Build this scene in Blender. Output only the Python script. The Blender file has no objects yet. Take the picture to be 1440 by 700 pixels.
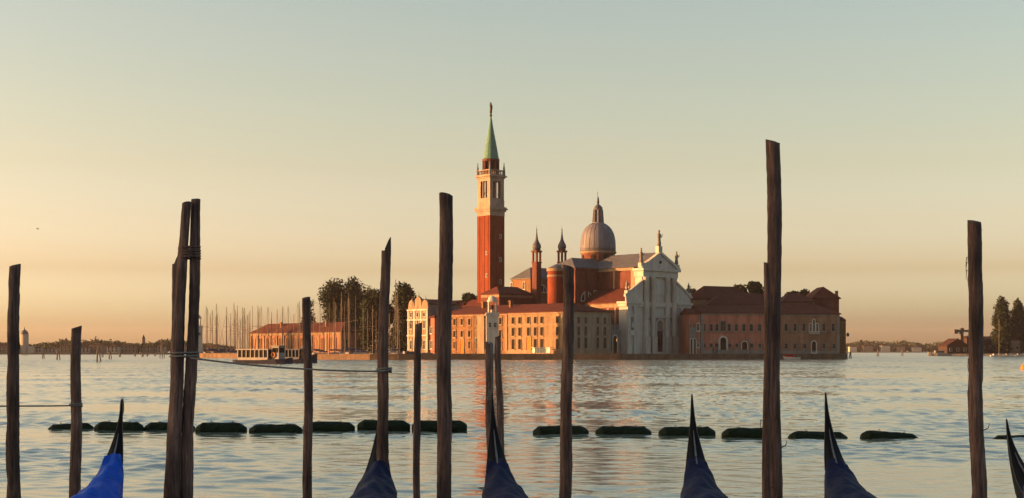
import bpy, math, random
import numpy as np
from mathutils import Vector, Matrix
rnd = random.Random(7)
D = bpy.data
C = bpy.context.scene.collection
R = math.radians
SC = bpy.context.scene

# ------------------------------------------------------------------ camera
FPX, CAMH, HOR = 2019.0, 2.5, 492.0          # photo pixels (1440 wide), metres, horizon row
cd = D.cameras.new('camera'); cam = D.objects.new('camera', cd); C.objects.link(cam)
cd.sensor_width = 36; cd.lens = 36 * FPX / 1440
cd.shift_y = (HOR - 350) / 1440
cd.clip_start = 0.1; cd.clip_end = 30000
cam.location = (0, 0, CAMH); cam.rotation_euler = (R(90), 0, 0)
SC.camera = cam
# ------------------------------------------------------------------ world + sun
SUN_EL, SUN_BETA = 5.5, -1.0
sv = Vector((-math.cos(R(SUN_BETA)) * math.cos(R(SUN_EL)), math.sin(R(SUN_BETA)) * math.cos(R(SUN_EL)), math.sin(R(SUN_EL))))
W = D.worlds.new('World'); SC.world = W; W.use_nodes = True
wn, wl = W.node_tree.nodes, W.node_tree.links
bg = wn['Background']
sky = wn.new('ShaderNodeTexSky'); sky.sky_type = 'NISHITA'; sky.sun_disc = False
sky.sun_elevation = R(SUN_EL); sky.sun_rotation = math.atan2(sv.x, sv.y)
sky.altitude = 0; sky.air_density = 1.0; sky.dust_density = 4.0; sky.ozone_density = 1.0
bg.inputs['Strength'].default_value = 0.08
# the low morning sky is a little warmer and brighter than the clear-air model: tint by elevation
wtc = wn.new('ShaderNodeTexCoord'); wsp = wn.new('ShaderNodeSeparateXYZ'); wl.new(wtc.outputs['Generated'], wsp.inputs[0])
wcr = wn.new('ShaderNodeValToRGB'); we = wcr.color_ramp.elements
wmr = wn.new('ShaderNodeMapRange'); wmr.inputs['From Min'].default_value = 0.0; wmr.inputs['From Max'].default_value = 0.5
wl.new(wsp.outputs['Z'], wmr.inputs['Value']); wl.new(wmr.outputs[0], wcr.inputs['Fac'])
we[0].position = 0.0; we[0].color = (0.56, 0.68, 1.04, 1); we[1].position = 0.9; we[1].color = (0.125, 0.125, 0.125, 1)
for p_, c_ in ((0.05, (0.45, 0.54, 0.91)), (0.11, (0.26, 0.244, 0.318)), (0.18, (0.212, 0.187, 0.205)), (0.25, (0.182, 0.154, 0.143)), (0.30, (0.170, 0.146, 0.130)), (0.365, (0.16, 0.14, 0.122)), (0.47, (0.151, 0.135, 0.119))):
    e_ = we.new(p_); e_.color = c_ + (1,)
wmx = wn.new('ShaderNodeMix'); wmx.data_type = 'RGBA'; wmx.blend_type = 'MULTIPLY'; wmx.inputs[0].default_value = 1; wmx.clamp_result = False
wsc = wn.new('ShaderNodeVectorMath'); wsc.operation = 'SCALE'; wsc.inputs['Scale'].default_value = 8.0
wl.new(sky.outputs[0], wmx.inputs[6]); wl.new(wcr.outputs[0], wmx.inputs[7]); wl.new(wmx.outputs[2], wsc.inputs[0])
wl.new(wsc.outputs[0], bg.inputs['Color'])
sd = D.lights.new('sun', 'SUN'); sun = D.objects.new('sun', sd); C.objects.link(sun)
sd.energy = 4.2; sd.angle = R(0.6); sd.color = (1.0, 0.42, 0.14)
sun.rotation_euler = (-sv).to_track_quat('-Z', 'Y').to_euler()
SC.view_settings.view_transform = 'Standard'; SC.view_settings.look = 'None'
SC.view_settings.gamma = 1; SC.view_settings.use_curve_mapping = False
SC.view_settings.exposure = 2.26

# ------------------------------------------------------------------ materials
def lin(c): return tuple(c) + (1,)
def mat(name, col, col2=None, scale=0.6, rough=0.85, bump=0.0, stretch=(1, 1, 1), detail=6, spec=0.12, metal=0.0, wear=0.0):
    m = D.materials.new(name); m.use_nodes = True
    n, l = m.node_tree.nodes, m.node_tree.links
    b = n['Principled BSDF']; b.inputs['Roughness'].default_value = rough
    b.inputs['Specular IOR Level'].default_value = spec; b.inputs['Metallic'].default_value = metal
    if col2 is None: col2 = tuple(x * 0.72 for x in col)
    tc = n.new('ShaderNodeTexCoord'); mp = n.new('ShaderNodeMapping'); mp.inputs['Scale'].default_value = stretch
    l.new(tc.outputs['Object'], mp.inputs['Vector'])
    nz = n.new('ShaderNodeTexNoise'); nz.inputs['Scale'].default_value = scale; nz.inputs['Detail'].default_value = detail
    nz.inputs['Roughness'].default_value = 0.65
    l.new(mp.outputs[0], nz.inputs['Vector'])
    cr = n.new('ShaderNodeValToRGB'); cr.color_ramp.elements[0].position = 0.32; cr.color_ramp.elements[1].position = 0.68
    cr.color_ramp.elements[0].color = lin(col2); cr.color_ramp.elements[1].color = lin(col)
    l.new(nz.outputs['Fac'], cr.inputs['Fac'])
    if wear:
        m2 = n.new('ShaderNodeMapping'); m2.inputs['Scale'].default_value = (1, 1, 0.22); l.new(tc.outputs['Object'], m2.inputs['Vector'])
        n2 = n.new('ShaderNodeTexNoise'); n2.inputs['Scale'].default_value = 0.55; n2.inputs['Detail'].default_value = 9; n2.inputs['Roughness'].default_value = 0.75; l.new(m2.outputs[0], n2.inputs['Vector'])
        c2 = n.new('ShaderNodeValToRGB'); c2.color_ramp.elements[0].position = 0.36; c2.color_ramp.elements[0].color = (1-wear, 1-wear, 1-wear, 1)
        c2.color_ramp.elements[1].position = 0.62; c2.color_ramp.elements[1].color = (1.08, 1.06, 1.04, 1); l.new(n2.outputs['Fac'], c2.inputs['Fac'])
        mx = n.new('ShaderNodeMix'); mx.data_type = 'RGBA'; mx.blend_type = 'MULTIPLY'; mx.inputs[0].default_value = 1
        l.new(cr.outputs['Color'], mx.inputs[6]); l.new(c2.outputs['Color'], mx.inputs[7]); l.new(mx.outputs[2], b.inputs['Base Color'])
    else: l.new(cr.outputs['Color'], b.inputs['Base Color'])
    if bump:
        bp = n.new('ShaderNodeBump'); bp.inputs['Strength'].default_value = 1; bp.inputs['Distance'].default_value = bump
        l.new(nz.outputs['Fac'], bp.inputs['Height']); l.new(bp.outputs[0], b.inputs['Normal'])
    return m
def brickmat(name, c1, c2, mortar, scale=1.0):
    m = mat(name, c1, c2, 0.35, 0.9, stretch=(1, 1, 0.6))
    return m
M = {}
M['brick'] = mat('church_brick', (0.1072, 0.04088, 0.03266), (0.07735, 0.02666, 0.0214), 0.5, wear=0.35)
M['tower_brick'] = mat('tower_brick', (0.1452, 0.033, 0.01485), (0.11, 0.02475, 0.01155), 0.5, wear=0.3)
M['oldbrick'] = mat('old_brick', (0.187, 0.1122, 0.06077), (0.1169, 0.06077, 0.03272), 1.6, detail=10, wear=0.45)
M['stone'] = mat('istrian_stone', (0.363, 0.3575, 0.33), (0.275, 0.2695, 0.253), 0.7, stretch=(1, 1, 0.35), wear=0.16)
M['tower_stone'] = mat('tower_stone', (0.27, 0.215, 0.175), (0.19, 0.145, 0.115), 0.8, stretch=(1, 1, 0.5), wear=0.3)
M['stone_d'] = mat('grey_stone', (0.1647, 0.1663, 0.1622), (0.1154, 0.1181, 0.1158), 0.8, wear=0.3)
M['cream'] = mat('cream_plaster', (0.215, 0.158, 0.10), (0.15, 0.105, 0.065), 1.1, stretch=(1, 1, 0.6), detail=9, wear=0.4)
M['pale'] = mat('pale_plaster', (0.235, 0.175, 0.125), (0.18, 0.13, 0.09), 0.5, stretch=(1, 1, 0.4), wear=0.35)
M['redplaster'] = mat('red_plaster', (0.33, 0.1485, 0.11), (0.2365, 0.1045, 0.077), 0.35, stretch=(1, 1, 0.5), detail=9, wear=0.4)
M['tanplaster'] = mat('tan_brickwork', (0.2072, 0.1297, 0.09017), (0.1524, 0.09017, 0.06199), 0.5, detail=9, wear=0.4)
M['tile'] = mat('red_clay_tile', (0.0816, 0.02355, 0.01636), (0.05154, 0.01595, 0.01235), 1.4, detail=9, wear=0.35)
M['lead'] = mat('lead_sheet', (0.08316, 0.09086, 0.1069), (0.05643, 0.0623, 0.07524), 0.9, rough=0.6, wear=0.25)
M['leadwarm'] = mat('weathered_lead', (0.1391, 0.1448, 0.1743), (0.08243, 0.08006, 0.09909), 0.8, rough=0.6, stretch=(1, 1, 0.3), wear=0.2)
M['copper'] = mat('green_copper', (0.07225, 0.17, 0.1403), (0.051, 0.1232, 0.102), 0.8, rough=0.6)
M['bronze'] = mat('dark_bronze', (0.035, 0.032, 0.028), None, 1.0, rough=0.5)
M['glass'] = mat('dark_glass', (0.012, 0.012, 0.013), None, 1.0, rough=0.8, spec=0.05)
M['dark'] = mat('dark_opening', (0.018, 0.014, 0.012), None, 1.0)
M['door'] = mat('brown_door', (0.11, 0.05, 0.025), None, 2.0)
M['odoor'] = mat('ochre_door', (0.375, 0.1364, 0.025), None, 2.0)
M['quay'] = mat('quay_stone', (0.1238, 0.08736, 0.06188), (0.0728, 0.05096, 0.0364), 0.5, stretch=(1, 1, 2), wear=0.45)
M['paving'] = mat('paving', (0.156, 0.13, 0.1092), None, 0.5)
M['white'] = mat('white_paint', (0.3744, 0.3692, 0.3536), (0.312, 0.3068, 0.2964), 1.2, rough=0.4)
M['cabin'] = mat('grey_white_paint', (0.17, 0.175, 0.185), (0.13, 0.135, 0.14), 1.2, rough=0.45)
M['blueboat'] = mat('navy_hull', (0.02, 0.022, 0.04), None, 1.0, rough=0.35)
M['mast'] = mat('mast_alloy', (0.09072, 0.0756, 0.06552), None, 1.0, rough=0.5)
M['cover'] = mat('sail_cover', (0.04, 0.06, 0.13), None, 2.0)
M['red'] = mat('red_cloth', (0.45, 0.03, 0.03), None, 2.0)
M['orange'] = mat('orange_buoy', (0.408, 0.1296, 0.0096), (0.336, 0.096, 0.0096), 2.0, rough=0.5)
M['wood'] = None
M['black'] = mat('black_lacquer', (0.008, 0.008, 0.009), None, 2.0, rough=0.6, spec=0.08)
M['steel'] = mat('dull_iron', (0.16, 0.16, 0.165), None, 4.0, rough=0.5, metal=0.5)
M['tarp'] = mat('navy_tarp', (0.009, 0.0114, 0.045), (0.0066, 0.0084, 0.03), 3.0, rough=0.65, bump=0.05, detail=4)
M['tarp_b'] = mat('blue_tarp', (0.0099, 0.07598, 0.4827), (0.0077, 0.05362, 0.3475), 3.0, rough=0.6, bump=0.05, detail=4)
M['rope'] = mat('grey_rope', (0.192, 0.1728, 0.1632), None, 30.0)
M['leaf_d'] = mat('dark_leaves', (0.0176, 0.02728, 0.01232), (0.00968, 0.01584, 0.00792), 0.5)
M['leaf_c'] = mat('cypress_leaves', (0.018, 0.027, 0.0156), (0.0108, 0.0168, 0.0108), 0.5)
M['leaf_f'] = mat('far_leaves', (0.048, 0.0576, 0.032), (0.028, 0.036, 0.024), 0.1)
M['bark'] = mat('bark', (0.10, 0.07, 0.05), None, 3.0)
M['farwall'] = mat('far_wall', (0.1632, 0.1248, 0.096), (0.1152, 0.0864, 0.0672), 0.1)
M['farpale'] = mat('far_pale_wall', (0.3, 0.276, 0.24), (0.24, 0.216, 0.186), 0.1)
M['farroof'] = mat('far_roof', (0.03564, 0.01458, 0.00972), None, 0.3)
M['soil'] = mat('soil', (0.12, 0.10, 0.07), None, 0.3)
M['darkbrick'] = mat('dark_brick', (0.034, 0.022, 0.02), None, 0.3)
M['crane'] = mat('crane_paint', (0.096, 0.09, 0.09), None, 1.0)
def woodmat():
    m = D.materials.new('weathered_wood'); m.use_nodes = True
    n, l = m.node_tree.nodes, m.node_tree.links
    b = n['Principled BSDF']; b.inputs['Roughness'].default_value = 0.8; b.inputs['Specular IOR Level'].default_value = 0.3
    tc = n.new('ShaderNodeTexCoord'); oi = n.new('ShaderNodeObjectInfo')
    ad = n.new('ShaderNodeVectorMath'); ad.operation = 'ADD'
    ml = n.new('ShaderNodeMath'); ml.operation = 'MULTIPLY'; ml.inputs[1].default_value = 37
    l.new(oi.outputs['Random'], ml.inputs[0]); l.new(tc.outputs['Object'], ad.inputs[0]); l.new(ml.outputs[0], ad.inputs[1])
    mp = n.new('ShaderNodeMapping'); mp.inputs['Scale'].default_value = (9, 9, 0.55); l.new(ad.outputs[0], mp.inputs['Vector'])
    nz = n.new('ShaderNodeTexNoise'); nz.inputs['Scale'].default_value = 3.0; nz.inputs['Detail'].default_value = 9; nz.inputs['Roughness'].default_value = 0.7
    l.new(mp.outputs[0], nz.inputs['Vector'])
    cr = n.new('ShaderNodeValToRGB'); e = cr.color_ramp.elements
    e[0].position = 0.30; e[0].color = (0.016, 0.011, 0.010, 1); e[1].position = 0.72; e[1].color = (0.19, 0.12, 0.10, 1)
    x = e.new(0.5); x.color = (0.08, 0.049, 0.042, 1)
    l.new(nz.outputs['Fac'], cr.inputs['Fac'])
    n2 = n.new('ShaderNodeTexNoise'); n2.inputs['Scale'].default_value = 1.1; n2.inputs['Detail'].default_value = 5; l.new(ad.outputs[0], n2.inputs['Vector'])
    c2 = n.new('ShaderNodeValToRGB'); c2.color_ramp.elements[0].position = 0.35; c2.color_ramp.elements[0].color = (0.6, 0.56, 0.55, 1)
    c2.color_ramp.elements[1].position = 0.7; c2.color_ramp.elements[1].color = (2.0, 1.85, 1.75, 1)
    l.new(n2.outputs['Fac'], c2.inputs['Fac'])
    mx = n.new('ShaderNodeMix'); mx.data_type = 'RGBA'; mx.blend_type = 'MULTIPLY'; mx.inputs[0].default_value = 1
    l.new(cr.outputs[0], mx.inputs[6]); l.new(c2.outputs[0], mx.inputs[7]); l.new(mx.outputs[2], b.inputs['Base Color'])
    bp = n.new('ShaderNodeBump'); bp.inputs['Distance'].default_value = 0.03; l.new(nz.outputs['Fac'], bp.inputs['Height']); l.new(bp.outputs[0], b.inputs['Normal'])
    return m
M['wood'] = woodmat()
M['wood_pale'] = mat('paled_wood', (0.2565, 0.2185, 0.1995), (0.1425, 0.114, 0.1045), 3.0, stretch=(9, 9, 0.6))
M['weed'] = mat('weedy_float', (0.0105, 0.0182, 0.00378), (0.0035, 0.00637, 0.00189), 6.0, rough=0.6, bump=0.05, detail=8)

# ------------------------------------------------------------------ helpers
class MB:
    """collects shapes into one mesh"""
    def __init__(s): s.v = []; s.f = []; s.m = []
    def add(s, vs, fs, mi=0):
        o = len(s.v); s.v += [tuple(v) for v in vs]; s.f += [tuple(i + o for i in f) for f in fs]; s.m += [mi] * len(fs)
        return s
    def box(s, x0, x1, y0, y1, z0, z1, mi=0):
        return s.add([(x0,y0,z0),(x1,y0,z0),(x1,y1,z0),(x0,y1,z0),(x0,y0,z1),(x1,y0,z1),(x1,y1,z1),(x0,y1,z1)],
              [(0,3,2,1),(4,5,6,7),(0,1,5,4),(1,2,6,5),(2,3,7,6),(3,0,4,7)], mi)
    def prism(s, poly, z0, z1, mi=0):
        n = len(poly)
        return s.add([(x,y,z0) for x,y in poly] + [(x,y,z1) for x,y in poly],
              [tuple(range(n-1,-1,-1)), tuple(range(n,2*n))] + [(i,(i+1)%n,n+(i+1)%n,n+i) for i in range(n)], mi)
    def prism_y(s, poly, y0, y1, mi=0):     # outline in XZ (counter-clockwise seen from -Y), thickness in Y
        n = len(poly)
        return s.add([(x,y0,z) for x,z in poly] + [(x,y1,z) for x,z in poly],
              [tuple(range(n)), tuple(range(2*n-1,n-1,-1))] + [(i,n+i,n+(i+1)%n,(i+1)%n) for i in range(n)], mi)
    def lathe(s, prof, cx=0, cy=0, n=16, mi=0, ph=0.0, sx=1, sy=1):
        vs = []; fs = []
        for r, z in prof:
            for k in range(n):
                a = ph + 2*math.pi*k/n; vs.append((cx+sx*r*math.cos(a), cy+sy*r*math.sin(a), z))
        for i in range(len(prof)-1):
            for k in range(n):
                fs.append((i*n+k, i*n+(k+1)%n, (i+1)*n+(k+1)%n, (i+1)*n+k))
        fs.append(tuple(range(n-1,-1,-1))); o=(len(prof)-1)*n; fs.append(tuple(range(o,o+n)))
        return s.add(vs, fs, mi)
    def tube(s, pts, rad, n=8, mi=0):
        pts = [Vector(p) for p in pts]; m = len(pts)
        if not isinstance(rad, (list, tuple)): rad = [rad]*m
        vs = []; fs = []; ref = None
        for i, p in enumerate(pts):
            d = (pts[min(i+1,m-1)] - pts[max(i-1,0)]).normalized()
            if ref is None: ref = Vector((1,0,0)) if abs(d.x) < 0.8 else Vector((0,1,0))
            a = (ref - d*ref.dot(d)).normalized(); b = d.cross(a); ref = a
            for k in range(n):
                t = 2*math.pi*k/n; vs.append(p + a*(rad[i]*math.cos(t)) + b*(rad[i]*math.sin(t)))
        for i in range(m-1):
            for k in range(n): fs.append((i*n+k, i*n+(k+1)%n, (i+1)*n+(k+1)%n, (i+1)*n+k))
        fs.append(tuple(range(n-1,-1,-1))); o=(m-1)*n; fs.append(tuple(range(o,o+n)))
        return s.add(vs, fs, mi)
    def build(s, name, mats, parent=None, smooth=False, loc=None, rz=0):
        me = D.meshes.new(name); me.from_pydata(s.v, [], s.f)
        for m_ in (mats if isinstance(mats, (list, tuple)) else [mats]): me.materials.append(M[m_] if isinstance(m_, str) else m_)
        me.polygons.foreach_set('material_index', s.m)
        if smooth: me.polygons.foreach_set('use_smooth', [True]*len(s.f))
        me.update()
        o = D.objects.new(name, me); C.objects.link(o)
        if parent: o.parent = parent
        if loc: o.location = loc
        if rz: o.rotation_euler.z = rz
        return o
def tag(o, label=None, cat=None, group=None, kind=None):
    if label: o['label'] = label
    if cat: o['category'] = cat
    if group: o['group'] = group
    if kind: o['kind'] = kind
    return o
def thing(name, label, cat, loc=(0,0,0), rz=0, group=None):
    o = D.objects.new(name, None); C.objects.link(o); o.location = loc; o.rotation_euler = (0,0,rz); o.empty_display_size = 0.5
    return tag(o, label, cat, group)
kids = {}
def copy_tree(o, parent=None):
    c = o.copy(); C.objects.link(c)
    if parent: c.parent = parent
    for ch in list(o.children): copy_tree(ch, c)
    return c
def X(px, Y): return (px - 720) / FPX * Y
def Z(py, Y): return CAMH + (HOR - py) / FPX * Y
PHI = R(42); u = Vector((math.cos(PHI), math.sin(PHI), 0)); v = Vector((-math.sin(PHI), math.cos(PHI), 0))
def reach(N, d, px):                       # how far from N along d until the bearing of px
    k = (px - 720) / FPX
    return (k*N[1] - N[0]) / (d.x - k*d.y)
QZ = 1.6                                    # quay level

# windows: mesh shared per size and style
wcache = {}
def outline(w, h, arch, n=8):
    if not arch: return [(-w/2,0),(w/2,0),(w/2,h),(-w/2,h)]
    r = w/2; p = [(-r,0),(r,0)]
    for i in range(n+1):
        a = math.pi*i/n; p.append((r*math.cos(a), h-r+r*math.sin(a)))
    return p
def ring(mb, w, h, arch, t, y0, y1, mi=0):
    a = outline(w, h, arch); b = outline(w+2*t, h+2*t, arch); b = [(x, z-t) for x, z in b]
    n = len(a); vs = [(x,y0,z) for x,z in a]+[(x,y0,z) for x,z in b]+[(x,y1,z) for x,z in a]+[(x,y1,z) for x,z in b]
    fs = []
    for i in range(n):
        j = (i+1) % n
        fs += [(n+i,n+j,j,i), (i,j,2*n+j,2*n+i), (n+j,n+i,3*n+i,3*n+j)]
    mb.add(vs, fs, mi)
def window(parent, loc, face, w, h, arch=False, t=0.16, frame='stone', pane='glass', sill=True, name='window', depth=0.16, bars=True):
    key = (w, h, arch, t, frame, pane, sill, name, depth)
    if key not in wcache:
        fr = MB(); ring(fr, w, h, arch, t, -depth, 0.02)
        if sill: fr.box(-w/2-t-0.12, w/2+t+0.12, -depth-0.15, -0.01, -t-0.14, -t-0.002)
        pn = MB(); pn.prism_y(outline(w, h, arch), -0.03, 0.015)
        if bars and w > 0.5:
            fr.box(-0.035, 0.035, -0.07, -0.032, 0.002, h-0.05); fr.box(-w/2+0.01, w/2-0.01, -0.065, -0.036, h*0.55, h*0.55+0.07)
        a = fr.build(name, frame); b = pn.build('pane' if name == 'window' else 'panel', pane)
        wcache[key] = (a.data, b.data); D.objects.remove(a); D.objects.remove(b)
    da, db = wcache[key]
    a = D.objects.new(name, da); b = D.objects.new('pane' if name == 'window' else 'panel', db)
    C.objects.link(a); C.objects.link(b); a.parent = parent; b.parent = a
    a.location = loc
    a.rotation_euler.z = {'front': 0, 'left': -math.pi/2, 'right': math.pi/2, 'back': math.pi}[face]
    return a
def hip_roof(mb, x0, x1, y0, y1, z, rz, axis='y', hip=1.0, over=0.5, mi=0, th=0.25, hip2=None):
    x0 -= over; x1 += over; y0 -= over; y1 += over
    if hip2 is None: hip2 = hip
    if axis == 'y':
        c = (x0+x1)/2; h = hip*(x1-x0)/2; h2 = hip2*(x1-x0)/2; r = [(c, y0+h), (c, y1-h2)]
    else:
        c = (y0+y1)/2; h = hip*(y1-y0)/2; h2 = hip2*(y1-y0)/2; r = [(x0+h, c), (x1-h2, c)]
    vs = [(x0,y0,z),(x1,y0,z),(x1,y1,z),(x0,y1,z)]
    vs2 = [(a,b,z+th) for a,b,_ in vs] + [(r[0][0],r[0][1],rz),(r[1][0],r[1][1],rz)]
    fs = [(3,2,1,0),(0,1,5,4),(1,2,6,5),(2,3,7,6),(3,0,4,7)]
    if axis == 'y': fs += [(4,5,8),(5,6,9,8),(6,7,9),(7,4,8,9)]
    else: fs += [(4,5,9,8),(5,6,9),(6,7,8,9),(7,4,8)]
    mb.add(vs+vs2, fs, mi)

# ------------------------------------------------------------------ haze
hz = MB().box(-3200, 3200, -120, 6300, -4, 95).build('haze', [], None)
hm = D.materials.new('pale_air'); hm.use_nodes = True
hn = hm.node_tree.nodes; hn.remove(hn['Principled BSDF'])
pv = hn.new('ShaderNodeVolumePrincipled'); pv.inputs['Color'].default_value = (0.92, 0.88, 0.9, 1); pv.inputs['Density'].default_value = 0.00004
pv.inputs['Anisotropy'].default_value = 0.2
hm.node_tree.links.new(pv.outputs[0], hn['Material Output'].inputs['Volume'])
hz.data.materials.append(hm); tag(hz, kind='stuff', label='thin pale morning haze over the whole lagoon', cat='haze')
# ------------------------------------------------------------------ water
def watermat():
    m = D.materials.new('lagoon_water'); m.use_nodes = True
    n, l = m.node_tree.nodes, m.node_tree.links
    b = n['Principled BSDF']; b.inputs['Base Color'].default_value = (0.15, 0.19, 0.165, 1)
    b.inputs['Roughness'].default_value = 0.04; b.inputs['IOR'].default_value = 1.9; b.inputs['Specular IOR Level'].default_value = 0.5
    tc = n.new('ShaderNodeTexCoord')
    sp_ = n.new('ShaderNodeSeparateXYZ'); l.new(tc.outputs['Object'], sp_.inputs[0])      # open lagoon far out is wind-roughened
    rr_ = n.new('ShaderNodeMapRange'); rr_.inputs['From Min'].default_value = 120; rr_.inputs['From Max'].default_value = 420
    rr_.inputs['To Min'].default_value = 0.04; rr_.inputs['To Max'].default_value = 0.2
    l.new(sp_.outputs['Y'], rr_.inputs['Value']); l.new(rr_.outputs[0], b.inputs['Roughness'])
    bf_ = n.new('ShaderNodeMapRange'); bf_.inputs['From Min'].default_value = 70; bf_.inputs['From Max'].default_value = 220
    bf_.inputs['To Min'].default_value = 1.0; bf_.inputs['To Max'].default_value = 4.0; l.new(sp_.outputs['Y'], bf_.inputs['Value'])
    prev = None
    pn = n.new('ShaderNodeTexNoise'); pn.inputs['Scale'].default_value = 0.05; pn.inputs['Detail'].default_value = 3
    pm = n.new('ShaderNodeMapping'); pm.inputs['Scale'].default_value = (0.6, 1.0, 1); l.new(tc.outputs['Object'], pm.inputs['Vector']); l.new(pm.outputs[0], pn.inputs['Vector'])
    pr = n.new('ShaderNodeMapRange'); pr.inputs['From Min'].default_value = 0.35; pr.inputs['From Max'].default_value = 0.65; pr.inputs['To Min'].default_value = 0.6; pr.inputs['To Max'].default_value = 1.0
    l.new(pn.outputs['Fac'], pr.inputs['Value'])
    for sc, dist, st in ((0.8, 0.006, (0.8, 1.2, 1)), (3.4, 0.010, (0.8, 1.2, 1)), (10.0, 0.003, (0.8, 1.2, 1))):
        mp = n.new('ShaderNodeMapping'); mp.inputs['Scale'].default_value = st; mp.inputs['Rotation'].default_value = (0, 0, 0.25)
        l.new(tc.outputs['Object'], mp.inputs['Vector'])
        nz = n.new('ShaderNodeTexNoise'); nz.inputs['Scale'].default_value = sc; nz.inputs['Detail'].default_value = 3; nz.inputs['Roughness'].default_value = 0.55
        nz.inputs['Distortion'].default_value = 0.4
        l.new(mp.outputs[0], nz.inputs['Vector'])
        bp = n.new('ShaderNodeBump'); l.new(pr.outputs[0], bp.inputs['Strength']); bm_ = n.new('ShaderNodeMath'); bm_.operation = 'MULTIPLY'; bm_.inputs[1].default_value = dist; l.new(bf_.outputs[0], bm_.inputs[0]); l.new(bm_.outputs[0], bp.inputs['Distance'])
        l.new(nz.outputs['Fac'], bp.inputs['Height'])
        if prev: l.new(prev.outputs[0], bp.inputs['Normal'])
        prev = bp
    l.new(prev.outputs[0], b.inputs['Normal'])
    return m
M['water'] = watermat()
def make_water():
    x0, x1, y0, y1 = -150, 150, 5, 383
    xs = np.concatenate([np.arange(x0, -60, 0.6), np.arange(-60, -22, 0.25), np.arange(-22, 22, 0.11), np.arange(22, 60, 0.25), np.arange(60, x1+0.1, 0.6)])
    ys = np.concatenate([np.arange(y0, 14, 0.3), np.arange(14, 50, 0.10), np.arange(50, 130, 0.3), np.arange(130, y1, 0.55)])
    x1 = xs[-1]; y1 = ys[-1]; nx = len(xs); ny = len(ys); gx, gy = np.meshgrid(xs, ys)
    st = np.maximum(np.gradient(xs)[None, :], np.gradient(ys)[:, None]*0.8)
    rs = np.random.RandomState(3); z = np.zeros_like(gx)
    patch = np.zeros_like(gx)                # calm and breezy patches
    for i in range(7):
        th = rs.rand()*6.28; k = 2*math.pi/(9+22*rs.rand()); patch += np.sin(k*(gx*math.cos(th)*0.6+gy*math.sin(th))+rs.rand()*6.28)
    patch = np.clip(0.85+0.22*patch, 0.35, 1.45)
    for i in range(64):
        lam = 0.36 * (3.4/0.36) ** rs.rand(); k = 2*math.pi/lam
        th = R(78) + rs.randn()*0.75
        amp = 0.0034 * lam ** (0.4 if lam < 1.3 else 0.15) * (0.6+0.8*rs.rand()); ph = rs.rand()*6.28
        a = k*(gx*math.cos(th)+gy*math.sin(th)) + ph
        z += amp*np.clip((lam/st-1.1)/1.2, 0, 1)*(0.55+0.45*np.clip((gy-24)/28, 0, 1)+np.clip((gy-70)/200, 0, 0.8))*np.sin(a)
    z *= patch
    z = z + 2.0*z*np.abs(z)                # crests a little sharper
    edge = np.minimum(np.minimum(gx-x0, x1-gx), np.minimum(gy-y0, y1-gy)); z *= np.clip(edge/6, 0, 1)
    vs = np.stack([gx, gy, z], -1).reshape(-1, 3)
    idx = np.arange(nx*ny).reshape(ny, nx)
    q = np.stack([idx[:-1,:-1], idx[:-1,1:], idx[1:,1:], idx[1:,:-1]], -1).reshape(-1, 4)
    BX0, BX1, BY0, BY1 = -3000, 3000, -100, 6200
    ex = np.array([(BX0,BY0,0),(BX1,BY0,0),(BX1,y0,0),(BX0,y0,0),(BX0,y1,0),(BX1,y1,0),(BX1,BY1,0),(BX0,BY1,0),
                   (x0,y0,0),(x0,y1,0),(x1,y0,0),(x1,y1,0)], float)
    o = len(vs); vs = np.vstack([vs, ex])
    q = np.vstack([q, np.array([(o,o+1,o+2,o+3),(o+4,o+5,o+6,o+7),(o+3,o+8,o+9,o+4),(o+10,o+2,o+5,o+11)])])
    me = D.meshes.new('water'); me.vertices.add(len(vs)); me.vertices.foreach_set('co', vs.ravel())
    me.loops.add(q.size); me.loops.foreach_set('vertex_index', q.ravel().astype(np.int32))
    me.polygons.add(len(q)); me.polygons.foreach_set('loop_start', np.arange(0, q.size, 4, dtype=np.int32))
    me.polygons.foreach_set('use_smooth', np.ones(len(q), bool)); me.update(calc_edges=True); me.validate()
    me.materials.append(M['water'])
    ob = D.objects.new('water', me); C.objects.link(ob); tag(ob, kind='structure')
make_water()

# ------------------------------------------------------------------ island ground, quay, mole
def P(px, Y): return (X(px, Y), Y)
isl = [P(560,384), P(872,383), P(975,392), P(1184,406), P(1192,412), P(1192,640), P(330,640), P(342,522), (-64,470), P(560,424)]
MB().prism(isl, -3, QZ).build('quay', 'quay'); tag(D.objects['quay'], kind='structure')
pv_ = [P(562,385.5), P(871,384.5), P(974,393.5), P(1183,407.5), P(1190.5,413), P(1190,638), P(333,638), P(345,523), (-63,472), P(562,424)]
o = MB().prism(pv_, QZ-0.1, QZ+0.004).build('pavement', 'paving'); tag(o, kind='structure')
mole = [P(275,500), P(440,400), P(520,385), P(559.8,384), P(559.8,390), P(522,391), P(443,406), P(280,506)]
o = MB().prism(mole, -3, 1.55).build('mole', 'quay'); tag(o, kind='structure')
# church steps
def steps():
    b = MB()
    base = Vector((X(881,400), 400, 0))
    return b
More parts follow.
